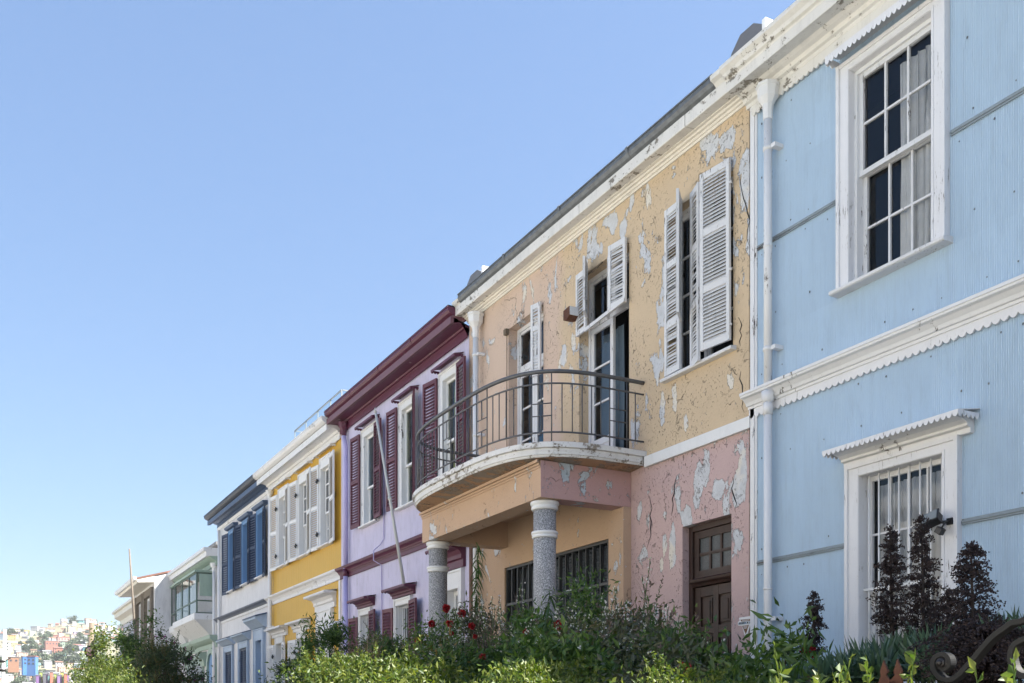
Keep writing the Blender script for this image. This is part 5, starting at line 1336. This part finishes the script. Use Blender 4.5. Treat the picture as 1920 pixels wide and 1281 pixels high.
small_tree(330, 1200, 5.2, .85, 'dark', 2600, .08, .045, 'thin purple flowering tree before the gable wall', 34, .16, .6, [with_shoots('dark', 22, .55, .07, .04, 18, 1.0), with_flowers('magenta', 40, .05, 4, .4)])
small_tree(200, 1200, 2.0, .42, 'hedge_sun', 3600, .055, .03, 'sunlit yellow green tree beside the wooden pole', 50, .10, .62, [with_shoots('hedge_sun', 14, .2, .05, .025, 14, .6)], .13)
small_tree(232, 1172, 4.2, .6, 'willow', 1500, .08, .045, 'spindly young tree reaching up before the end house', 24, .14, .7, [with_shoots('willow', 12, .5, .07, .04, 16, .5)])
# hedges on the garden wall, catching the sun
def hedge(px0, px1, pys, Y, thick, label, leaf='hedge_sun', n=9000, base=1.36, ll=.042, lw=.020, sh=60, sl=.12):
    a, b = AT(px0, pys[0], Y), AT(px1, pys[-1], Y); L = b.x-a.x
    root = plant('hedge', ((a.x+b.x)/2, Y, base), label, 'hedge')
    t = RNG.uniform(0, 1, n); hh = np.interp(t, np.linspace(0, 1, len(pys)), [AT(px0+(px1-px0)*i/(len(pys)-1), p, Y).z-base for i, p in enumerate(pys)])
    x = (t-.5)*L; z = hh*(1-RNG.uniform(0, 1, n)**2.0*.95)*(1+.13*np.sin(x*4.3)+.10*np.sin(x*9.7+1)+.05*np.sin(x*23)); y = RNG.normal(size=n)*thick*.5
    lm = LM(); P = np.stack([x, y, np.maximum(z, .01)], 1); lm.diamonds(P, rdir(n, .5), RNG.uniform(.6,1.3,n)*ll, lw*RNG.uniform(.7,1.2,n))
    mats = [LEAF[leaf]]
    cl_ = P[np.argsort(-z)[:n//3]]; cl_ = cl_[RNG.choice(len(cl_), 120)]
    with_shoots(leaf, sh, sl, ll*.9, lw, 9, .5)(lm, cl_, P, mats)
    link('foliage', lm.mesh('foliage', mats), root)
    mb = MB(); o = ORG[root]
    for i in range(14):
        xx = (i+.5)/14-.5; mb.tube([o+Vector((xx*L, 0, 0)), o+Vector((xx*L+.05, .03, .2*1)), o+Vector((xx*L-.04, -.02, float(np.interp(xx+.5, np.linspace(0,1,len(pys)), np.linspace(.3,.3,len(pys))))))], [.014,.010,.004], 5)
    mb.build('stem', M['bark'], root, recalc=False)
hedge(600, 935, [1285, 1258, 1254, 1268, 1284, 1300], 2.35, .30, 'sunlit yellow green hedge along the bottom below the lilac house', n=10000, sh=130, sl=.15)
hedge(940, 1050, [1290, 1276, 1278, 1290], 2.3, .25, 'small sunlit hedge tip at the bottom centre', n=5000, sh=22, ll=.030, lw=.014, sl=.06)
hedge(1170, 1330, [1300, 1292, 1290, 1296], 2.3, .2, 'low sunlit twigs at the bottom below the brown door', 'hedge_sun', n=2500, sh=16, ll=.024, lw=.012, sl=.06)
hedge(150, 240, [1275, 1262, 1264, 1272], 2.0, .3, 'low sunlit clipped hedge at the left bottom corner', n=7000, ll=.05)
def sunny_sprigs(px0, px1, py, Y, n, label):
    a, b = AT(px0, py, Y), AT(px1, py, Y); base = 1.36; h = a.z-base
    root = plant('privet_sprigs', ((a.x+b.x)/2, Y, base), label, 'shrub'); lm = LM(); L = b.x-a.x
    for i in range(n):
        p0 = np.array([RNG.uniform(-.5,.5)*L, RNG.normal()*.06, 0]); Ls = h*RNG.uniform(.6,1.08); m = 13; t = np.linspace(.1,1,m)
        pts = p0 + np.array([RNG.normal()*.12, RNG.normal()*.12, 1])*(Ls*t)[:,None]
        lm.diamonds(pts[:-1], np.diff(pts, axis=0), Ls/m*1.6, .006, 0)
        c = np.repeat(pts, 2, 0); lm.diamonds(c, rdir(len(c), .35), RNG.uniform(.6,1.2,len(c))*.036, RNG.uniform(.6,1.2,len(c))*.019, 0, .2)
    link('foliage', lm.mesh('foliage', [LEAF['hedge_sun']]), root)
sunny_sprigs(1455, 1600, 1260, 2.25, 30, 'sunlit yellow green sprigs at the bottom below the blue wall')
sunny_sprigs(1560, 1665, 1238, 2.2, 20, 'bright leafy sprigs left of the rusty spear heads')
sunny_sprigs(1890, 1990, 1268, 2.2, 14, 'bright leafy sprigs at the bottom right corner')
# blue green rosette mounds
def rosettes(px0, px1, pys, Y0, Y1, n, per, ll, label, lw=.028):
    a, b = AT(px0, pys[0], (Y0+Y1)/2), AT(px1, pys[-1], (Y0+Y1)/2)
    root = plant('blade_leaved_shrub', ((a.x+b.x)/2, (Y0+Y1)/2, BASEZ), label, 'shrub', 'blade leaved shrubs before the blue house'); o = ORG[root]; lm = LM(); cs = []
    for i in range(n):
        f = RNG.uniform(0, 1); Y = RNG.uniform(Y0, Y1); px = px0+(px1-px0)*f; py = np.interp(f, np.linspace(0,1,len(pys)), pys)
        lift = (Y1-Y)*28 + abs(RNG.normal())*16
        p = AT(px, min(1300, py+30+lift), Y)-o; c = np.array(p); cs.append(c)
        cc = np.repeat(c[None], per, 0)+RNG.normal(size=(per,3))*.012
        ph = RNG.uniform(0, 2*math.pi, per); el = RNG.uniform(.15, 1.35, per); d = np.stack([np.cos(ph)*np.cos(el), np.sin(ph)*np.cos(el), np.sin(el)], 1)
        lm.blades(cc, d, RNG.uniform(.6,1.1,per)*ll, lw*RNG.uniform(.8,1.2,per), 0, .5, 5)
    link('foliage', lm.mesh('foliage', [LEAF['bluegreen']]), root); stems_to(root, np.array(cs), 20, .01, .2, LEAF['stem'])
rosettes(1590, 1770, [1235, 1205, 1195, 1200], 3.7, 4.7, 46, 34, .24, 'wide blue green shrub of narrow blades under the barred window')
rosettes(1480, 1600, [1262, 1240, 1225], 3.5, 4.3, 24, 30, .20, 'low blue green blades left of the barred window')
rosettes(1790, 1960, [1215, 1190, 1178, 1170], 3.9, 4.8, 40, 34, .24, 'blue green blades behind the iron scroll at the right edge')
for px, py, Y, n, lab, key in ((1362, 1182, 4.3, 5, 'stiff upright strap leaves beside the security sign', 'green'), (1475, 1190, 4.2, 8, 'dark red brown withered rosette before the blue house corner', 'dry')):
    loc, h = P_(px, py, Y); root = plant('strap_leaved_plant', loc, lab, 'plant'); lm = LM()
    c = np.zeros((n,3)); c[:,2] = h*.35; c[:,0] = RNG.normal(size=n)*.12; d = rdir(n, 1.8); lm.blades(c, d, h*.62*RNG.uniform(.7,1.05,n), .05, 0, .3, 5); link('foliage', lm.mesh('foliage', [LEAF[key]]), root)
# brown seed spires
def seed_spire(px, py, pyb, Y, w_, label, n=300):
    c = AT(px, py, Y); hgt = c.z-AT(px, pyb, Y).z
    root = plant('seed_spire', (c.x, Y, BASEZ), label, 'plant', 'brown seed spires before the blue house'); h = c.z-BASEZ
    mb = MB(); o = ORG[root]; lean = .06*hgt
    mb.tube([o, o+Vector((.02,0,h-hgt)), o+Vector((lean*.3,0,h-hgt*.5)), c], [.013,.010,.007,.003], 6); mb.build('stem', m_plain('seed_spire_stem', (.03,.022,.02,1), .8), root, recalc=False)
    lm = LM(); n = int(n*.62); t = RNG.uniform(0, 1, n)**.85; z = h-hgt*t; r = w_*(.16+.84*t**.7)*(1-.4*np.maximum(0, t-.8)/.2)*1.25
    ph = RNG.uniform(0, 2*math.pi, n); out = np.stack([np.cos(ph), np.sin(ph), np.zeros(n)], 1)
    L = r*RNG.uniform(.45, 1.25, n); b = np.stack([lean*.3*(1-t), np.zeros(n), z], 1)
    up_ = RNG.uniform(.15, .75, n); prev = b.copy()
    for j in range(8):                      # short curling branchlets set with florets near their ends
        s_ = (j+1)/8; p = b + out*(L*s_)[:,None]; p[:,2] += L*up_*(s_*(1.3-s_))*1.6
        seg = p-prev; lm.diamonds(prev, seg, np.linalg.norm(seg, axis=1)*1.3, .005, 0, .1); prev = p.copy()
        if j >= 2:
            k = 4; c_ = np.repeat(p, k, 0)+RNG.normal(size=(n*k,3))*.0055; lm.diamonds(c_, rdir(len(c_), .2), RNG.uniform(.007,.017,len(c_)), .010, 0, .5)
    link('seed_head', lm.mesh('seed_head', [LEAF['purple']]), root)
seed_spire(1524, 1113, 1235, 4.4, .075, 'lone small brown seed spire in front of the pale blue wall', 170)
seed_spire(1668, 992, 1190, 4.3, .095, 'brown seed spire before the left half of the barred window', 260)
seed_spire(1727, 972, 1215, 4.3, .105, 'tallest brown seed spire before the middle of the barred window', 290)
seed_spire(1820, 1018, 1225, 4.0, .115, 'brown seed spire right of the barred window', 300)
seed_spire(1775, 1110, 1275, 4.2, .13, 'short brown seed spire between two taller ones', 240)
seed_spire(1845, 1180, 1300, 3.6, .24, 'broad dark seed mass behind the iron scroll', 650)
# dry stalks
root = plant('grass_tuft', P_(1215, 1200, 3.6)[0], 'tuft of dry straw coloured stalks low in the garden', 'grass'); lm = LM(); n = 46
c = np.zeros((n,3)); c[:,0] = RNG.normal(size=n)*.3; c[:,1] = RNG.normal(size=n)*.15; c[:,2] = .35; lm.blades(c, rdir(n, 1.3), RNG.uniform(.35,.75,n), .007, 0, .9, 6)
link('foliage', lm.mesh('foliage', [m_leaf('straw', ((.22,.19,.09,1),(.30,.26,.13,1),(.36,.32,.17,1)), .3)]), root)

# ------------------------------------------------------------ iron gate with scrolls, rusty spear heads
GY = 2.75
def gz(x, y): return AT(x, y, GY)
path = [(1920,1165),(1903,1168),(1888,1178),(1867.5,1193),(1847,1215),(1826.7,1239.6),(1805,1263),(1790,1274),(1779,1275),(1768,1271),(1758,1260),(1754,1246),(1757,1235),(1765,1228.5),(1775,1228),(1783,1235),(1784,1246),(1778,1254),(1769,1254),(1764,1247),(1766,1240),(1771,1238)]
pts = [gz(*p) for p in path]
cxg = gz(2010, 1200).x
def dense(pts, k=4):
    out = []
    for i in range(len(pts)-1):
        p0, p1, p2, p3 = pts[max(0,i-1)], pts[i], pts[i+1], pts[min(len(pts)-1,i+2)]
        for j in range(k):
            t = j/k; out.append(.5*((2*p1)+(p2-p0)*t+(2*p0-5*p1+4*p2-p3)*t*t+(3*p1-p0-3*p2+p3)*t**3))
    return out+[pts[-1]]
apex = gz(2010, 1140)
full = [Vector((apex.x, GY, apex.z)), gz(1965, 1147)] + pts
g = empty('iron_gate', (cxg, GY, .13), 'dark wrought iron gate top with curling scrolls', 'gate')
for sgn in (1, -1):
    mir = lambda q: q if sgn > 0 else Vector((2*cxg-q.x, q.y, q.z))
    mb = MB(); d_ = [mir(q) for q in dense(full)]
    mb.tube(d_, [.0125]*(len(d_)-40)+[.0125-.004*i/39 for i in range(40)], 4, flat=(1.9, 1.0)); mb.build('scroll', M['black_iron'], g, bevel=.002)
    e = mir(gz(1770, 1243)); mb = MB()
    for r_, y0, y1 in ((.021, -.012, .012), (.015, -.020, -.012), (.009, -.028, -.020)):
        for (q0, q1) in ((y0, y1),): mb.tube([e+Vector((0,q0,0)), e+Vector((0,q1,0))], r_, 16)
    mb.build('scroll_eye', m_plain('worn_iron_knob', (.06,.055,.055,1), .45, .5, 40, .4), g)
    p2 = [(1912,1205),(1903,1215),(1899,1232),(1903,1250),(1912,1262),(1926,1268),(1938,1262),(1942,1250),(1936,1242)]
    mb = MB(); mb.tube([mir(q) for q in dense([gz(1935,1195)]+[gz(*p) for p in p2])], .0125, 4, flat=(1.9,1.0)); mb.build('scroll', M['black_iron'], g, bevel=.002)
zb_ = gz(1840, 1281).z-.004; xl = gz(1745, 1281).x; xr = 2*cxg-xl
mb = MB(); mb.box(xl, xr, GY-.014, GY+.014, zb_-.03, zb_); mb.box(xl, xr, GY-.014, GY+.014, .35, .39)
mb.build('rail', M['black_iron'], g)
n = 14
for i in range(n+1):
    x = xl+(xr-xl)*i/n; mb = MB(); mb.box(x-.008, x+.008, GY-.009, GY+.009, .25, zb_-.031); mb.build('bar', M['black_iron'], g)
# rusty spear plate post
sx0 = gz(1709, 1281).x; mb = MB(); top = gz(1697, 1240).z; bz = gz(1697, 1281).z
w1 = (gz(1730,1260).x-gz(1687,1260).x)
o_ = sx0 - w1/2
def spx(f, hh): return (o_+w1*f, bz+(top-bz)*hh)
outl = [spx(0,-.6), spx(0,.02), spx(.04,.22), spx(.09,.30), spx(.06,.38), spx(.05,.52), spx(.16,.85), spx(.20,1.0), spx(.24,.84), spx(.40,.48), spx(.36,.42), spx(.30,.36), spx(.36,.22), spx(.48,.10), spx(.56,.14), spx(.66,.26), spx(.70,.34), spx(.66,.40), spx(.66,.52), spx(.76,.86), spx(.80,1.02), spx(.84,.86), spx(1.0,.46), spx(.97,.38), spx(.92,.32), spx(.98,.12), spx(1,0), spx(1,-.6)]
mb.poly_y(outl, GY-.10, GY-.092); ob = mb.build('spear_head_plate', M['rust'], None, (sx0, GY-.1, .13)); tag(ob, 'rusty iron plate cut into two spear heads on a post left of the gate', 'fence finial')
mb = MB(); mb.box(sx0-.022, sx0+.022, GY-.13, GY-.101, .13, bz); mb.build('post', M['rust'], ob)

# ------------------------------------------------------------ floodlight on the blue house
fx, fz = U(1783, .06), ZL((1355-978)/(1783+70), .06)
fl = empty('floodlight', (fx, D-.06, fz), 'small black floodlight with a motion sensor on the barred window frame', 'floodlight')
mb = MB(); mb.M = Matrix.Translation((fx-.09, D-.20, fz+.02)) @ Matrix.Rotation(R(-30), 4, 'X') @ Matrix.Rotation(R(-18), 4, 'Y')
mb.box(-.085, .075, -.03, .05, -.05, .05); mb.box(-.10, .09, -.045, -.031, -.062, .062); mb.build('lamp_housing', M['black_plastic'], fl, bevel=.006)
mb2 = MB(); mb2.M = mb.M; mb2.box(-.085, .075, -.050, -.0455, -.05, .05); mb2.build('lamp_glass', m_plain('lamp_reflector', (.22,.24,.24,1), .3), fl)
mb = MB(); mb.tube([(fx, D-.06, fz), (fx-.02, D-.14, fz-.01), (fx-.06, D-.18, fz)], .016, 8); mb.box(fx-.03, fx+.03, D-.085, D-.061, fz-.03, fz+.03); mb.build('bracket', M['black_plastic'], fl)
mb = MB(); mb.M = Matrix.Translation((fx-.03, D-.17, fz-.09)) @ Matrix.Rotation(R(35), 4, 'Y'); mb.box(-.035, .035, -.03, .03, -.03, .03); mb.tube([(0,0,.03), (-.01,.02,.08)], .01, 6); mb.build('sensor', M['black_plastic'], fl, bevel=.006)

# ------------------------------------------------------------ poles at the left
def px_at_x(px, X, py=None):
    t = (px-960)/F; Y = -X*(SN+t*CS)/(CS-t*SN)*1.0
    Y = X*(-1)*(SN + t*CS)/(CS - t*SN)
    dep = -X*CS+Y*SN; z = EYE+(HY-(py if py is not None else HY))*dep/F; return Vector((X, Y, z))
p = px_at_x(4, -52, 1180); mb = MB(); mb.tube([(p.x, p.y, 0), (p.x, p.y, p.z*.5), (p.x+.05, p.y+.12, p.z)], [.11,.09,.07], 12)
o = mb.build('metal_pole', M['steel_pole'], None, (p.x, p.y, 0)); tag(o, 'pale metal pole at the far left edge of the photo', 'pole')
mb = MB()
for z in (p.z*.55, p.z*.68, p.z*.75): mb.tube([(p.x, p.y, z-.05), (p.x, p.y, z+.05)], .15, 10)
mb.tube([(p.x, p.y, p.z*.74), (p.x-.2, p.y+.35, p.z*.78)], .03, 6); mb.build('clamp', M['black_iron'], o)
p = px_at_x(172, -58, 1168); mb = MB(); mb.tube([(p.x+.0, p.y-.25, .1), (p.x, p.y, p.z)], [.17,.13], 10)
o = mb.build('wooden_pole', M['pole_wood'], None, (p.x, p.y-.25, .1)); tag(o, 'weathered wooden utility pole rising behind the sunlit tree', 'pole')
c = px_at_x(170, -57.6, 1222)
mb = MB(); mb.tube([c, c+Vector((.03,0,0))], .32, 20); sg_ = mb.build('round_sign', M['black_iron'], None, tuple(c)); tag(sg_, 'round road sign seen on the wooden pole', 'sign')
mb = MB(); mb.tube([c+Vector((.031,0,0)), c+Vector((.04,0,0))], .24, 20); mb.build('sign_face', m_plain('sign_pink', (.55,.32,.32,1), .6), sg_)
# leaning bare pole in front of the gabled house
a_ = px_at_x(256, -42.5, 1230); b_ = px_at_x(242.5, -42.5, 1029)
mb = MB(); mb.tube([(a_.x, a_.y+.25, 1.0), a_, a_.lerp(b_, .5), b_], [.055,.05,.045,.03], 8); o = mb.build('leaning_pole', M['timber_grey'], None, (a_.x, a_.y+.25, 1.0)); tag(o, 'bare weathered pole leaning before the white gabled house', 'pole')

# ------------------------------------------------------------ the hill across the bay, covered in houses
HS = 1.42
def hill_z(x, y): return HS*hill_unit(x/HS, y/HS)
def hill_unit(x, y):
    d = -x
    ridge = 92 + 22*((y-35)/120) if y < 250 else 131
    ridge = 113 + .17*(y-30) if y > 30 else 113 + .30*(y-30)
    ridge = max(30, min(ridge, 126))
    t = min(1, max(0, (d-560)/720)); t2 = max(0, (d-1280)/500)
    return ridge*(.12*min(1, d/560)+.88*(t**.9)) - 60*t2 + 4*math.sin(x*.021+y*.03)*t + 3*math.sin(y*.055+1)*t - 14
mb = MB(); xs = np.linspace(-2600, -480, 60); ys = np.linspace(-600, 850, 60)
for x in xs:
    for y in ys: mb.v.append(Vector((x, y, hill_z(x, y)-.5)))
for i in range(59):
    for j in range(59): a = i*60+j; mb.f.append((a, a+60, a+61, a+1)); mb.mi.append(0); mb.sm.append(True)
tag(mb.build('hill', m_plain('dry_hillside', (.24,.22,.14,1), .95, 0, .03, .45), recalc=False), kind='structure')
wallm = m_object('hill_house_wall'); winm = m_plain('hill_window', (.05,.06,.08,1), .4)
def hill_house_mesh(k, roof):
    rr_ = random.Random(k); w_, d_, h_ = rr_.uniform(7, 13), rr_.uniform(6, 10), rr_.choice([3.2, 5.8, 6.2, 8.5])
    mb = MB(); mb.box(-d_/2, d_/2, -w_/2, w_/2, -5, h_)
    mb.cur = 1; kind = k % 3
    if kind == 0: mb.box(-d_/2-.4, d_/2+.4, -w_/2-.4, w_/2+.4, h_, h_+.35)
    elif kind == 1: mb.add([(-d_/2-.4,-w_/2-.4,h_),(d_/2+.4,-w_/2-.4,h_),(d_/2+.4,w_/2+.4,h_),(-d_/2-.4,w_/2+.4,h_),(0,-w_/2-.4,h_+1.8),(0,w_/2+.4,h_+1.8)], [(0,1,4),(2,3,5),(1,2,5,4),(3,0,4,5),(0,3,2,1)])
    else: mb.add([(-d_/2-.4,-w_/2-.4,h_),(d_/2+.6,-w_/2-.4,h_),(d_/2+.6,w_/2+.4,h_),(-d_/2-.4,w_/2+.4,h_),(-d_/2-.4,-w_/2-.4,h_+1.7),(-d_/2-.4,w_/2+.4,h_+1.7)], [(1,2,5,4),(0,1,4),(2,3,5),(0,4,5,3)])
    mb.cur = 2; fl_ = max(1, int(h_/2.7))
    for f in range(fl_):
        z = .9+f*2.7; n = int(w_/2.6)
        for i in range(n):
            if rr_.random() < .2: continue
            y = -w_/2+(i+.5)*w_/n; mb.box(d_/2+.005, d_/2+.06, y-.55, y+.55, z, z+1.25)
    mb.box(-d_*.2, d_*.1, w_/2+.005, w_/2+.06, 1, 2.2)
    me = bpy.data.meshes.new('hillside_house'); me.from_pydata([tuple(p) for p in mb.v], [], mb.f); me.polygons.foreach_set('material_index', mb.mi)
    for m_ in (wallm, roof, winm): me.materials.append(m_)
    me.update(); return me
roofs = [m_plain('hill_roof_white', (.46,.46,.47,1), .7, 0, .3, .2), m_plain('hill_roof_red', (.34,.13,.10,1), .85, 0, .3, .3), m_plain('hill_roof_grey', (.25,.25,.26,1), .8, 0, .3, .3), m_plain('hill_roof_rust', (.24,.13,.09,1), .85, 0, .3, .3)]
protos = [hill_house_mesh(k, roofs[(0,2,1,0,3,0,2,1,0,2)[k % 10]]) for k in range(20)]
cols = [('white',(.56,.56,.55)),('white',(.56,.56,.55)),('white',(.50,.50,.51)),('cream',(.50,.45,.34)),('white',(.54,.54,.57)),('white',(.58,.56,.52)),('grey',(.38,.38,.40)),('pale blue',(.42,.52,.62)),('salmon',(.62,.36,.27)),('ochre',(.60,.42,.14)),('pale green',(.45,.55,.42)),('brick red',(.36,.14,.10)),('tan',(.50,.38,.27)),('dark slate',(.16,.17,.20)),('pale yellow',(.52,.47,.26)),('lilac',(.44,.38,.55)),('turquoise',(.14,.42,.45))]
hr = random.Random(21)
placed = []; cnt = 0
def put_house(me, px, X, col, name, label, rot=0, sc=1.0, lift=0):
    q = px_at_x(px, X); o = bpy.data.objects.new('hillside_house', me); COL.objects.link(o)
    o.location = (q.x, q.y, hill_z(q.x, q.y)+lift); o.rotation_euler.z = rot; o.scale = (sc, sc, sc); o.color = (*col, 1)
    tag(o, label, 'house', 'houses on the far hillside'); return o
rows_ = 0; X = -850.0
while X > -1860 and cnt < 299:
    sp_ = 9.5 + (-X-600)*.004; q0 = px_at_x(-14, X).y; q1 = px_at_x(236 if X < -1400 else 190, X).y
    y = q0 + hr.uniform(0, 6)
    while y < q1 and cnt < 299:
        if hr.random() < .86:
            nm, c_ = hr.choice(cols); k = hr.randrange(len(protos)); v_ = hr.uniform(.85, 1.08)
            o = bpy.data.objects.new('hillside_house', protos[k]); COL.objects.link(o)
            xx = X+hr.uniform(-7, 7); o.location = (xx, y, hill_z(xx, y)); o.rotation_euler.z = hr.uniform(-.5, .35); s_ = hr.uniform(.62, 1.0); o.scale = (s_, s_, s_)
            o.color = (min(1,c_[0]*v_), min(1,c_[1]*v_), min(1,c_[2]*v_), 1)
            tag(o, 'small %s house among the many on the far hillside' % nm, 'house', 'houses on the far hillside'); cnt += 1
        y += hr.uniform(9.5, 14.5)
    X -= hr.uniform(36, 44)
# the ones that stand out
def big(px, py, Xd, w_, d_, h_, col, label, roof=None, rot=0.0, group=None):
    Xd *= HS; q = px_at_x(px, Xd); z = EYE+(HY-py)*(-q.x*CS+q.y*SN)/F
    mb = MB(); mb.M = Matrix.Translation((q.x, q.y, z)) @ Matrix.Rotation(rot, 4, 'Z'); mb.box(-d_/2, d_/2, -w_/2, w_/2, -8, h_)
    mb.cur = 1; mb.box(-d_/2-.3, d_/2+.3, -w_/2-.3, w_/2+.3, h_, h_+.6); mb.cur = 2
    for f in range(int(h_/3)):
        for i in range(int(w_/3.2)): y = -w_/2+(i+.5)*w_/int(w_/3.2); mb.box(d_/2+.02, d_/2+.1, y-.7, y+.7, 1+f*3, 2.5+f*3)
    o = mb.build('hillside_building', [m_plain('building_wall', (*col, 1), .8, 0, .3, .12), roof or roofs[0], winm], None, (q.x, q.y, z)); tag(o, label, 'building', group)
big(61, 1249, -640, 6.5, 7, 7.5, (.06,.16,.40), 'bright blue tall house low on the far hillside', roofs[1], -.35)
big(46, 1248, -650, 3.5, 7, 7.0, (.05,.18,.5), 'narrow blue annexe beside the bright blue hillside house', roofs[2], .1)
big(118, 1206, -1000, 14, 10, 7, (.55,.30,.26), 'long red roofed building in the middle of the far hillside', roofs[1], .1)
big(96, 1210, -960, 14, 9, 5, (.30,.14,.11), 'brown long building beside the red roofed one on the far hillside', roofs[2], .1)
big(25, 1243, -660, 8, 7, 4.5, (.30,.16,.10), 'brown and orange house at the left foot of the far hillside', roofs[2], 0)
big(14, 1222, -800, 6, 8, 9, (.70,.66,.52), 'cream tower block at the left of the far hillside', roofs[0], 0)
blk = [('orange',(.62,.17,.09)),('purple',(.25,.10,.36)),('lime',(.45,.58,.08)),('turquoise',(.08,.42,.50)),('dark grey',(.10,.10,.13)),('violet',(.30,.16,.42)),('yellow',(.62,.60,.10)),('teal',(.10,.34,.34))]
for i in range(18):
    nm, c_ = blk[i % 8] if i % 3 else blk[(i*5+1) % 8]; c_ = tuple(.62*q+.04 for q in c_)
    big(70+i*3.3, 1281 if i % 2 else 1278, -575-(i % 4)*3, 1.9, 4, 4.4+(i % 3)*1.2, c_, '%s cube of the multicoloured stacked blocks at the foot of the hillside' % nm, roofs[2], 0, 'multicoloured stacked blocks')
treem = m_leaf('hill_tree_leaf', ((.05,.08,.045,1),(.07,.10,.055,1),(.09,.12,.06,1)), .1)
tms = []
for k in range(4):
    lm = LM(); C, P = blob(16, 700, 4.5, 4.5, 7, 1.1, 0.0, irregular=.4); lm.diamonds(P, rdir(700, .2), 1.6, 1.0); 
    lm.blades(np.array([[0,0,-3.0],[.2,0,-3.0]]), np.array([[0,0,1.0],[0,.02,1.0]]), 6, .7, 0, 0, 3); tms.append(lm.mesh('hillside_tree', [treem]))
for i in range(95):
    X = hr.uniform(-1860, -850); px = hr.uniform(-8, 238)
    if i < 45: X = -1420+hr.gauss(0, 22) if i < 22 else -1220+hr.gauss(0, 18); px = hr.uniform(40, 200)
    q = px_at_x(px, X); o = bpy.data.objects.new('hillside_tree', tms[i % 4]); COL.objects.link(o); o.location = (q.x, q.y, hill_z(q.x, q.y)); s_ = hr.uniform(.6, 1.5); o.scale = (s_, s_, s_); o.rotation_euler.z = hr.uniform(0, 6)
    tag(o, 'dark green tree between the houses of the far hillside', 'tree', 'trees on the far hillside')

# ------------------------------------------------------------ the thin sea haze
mb = MB(); mb.box(-2800, 300, -1050, 1050, -36, 192)
hz = NT('haze_air'); hz.t.nodes.remove(hz.p); pv = hz.n('ShaderNodeVolumePrincipled'); pv.inputs['Color'].default_value = (.93,.96,1,1); pv.inputs['Density'].default_value = .00011; pv.inputs['Anisotropy'].default_value = .2
hz.l(pv.outputs[0], hz.out.inputs['Volume'])
tag(mb.build('haze', hz.m), kind='stuff')
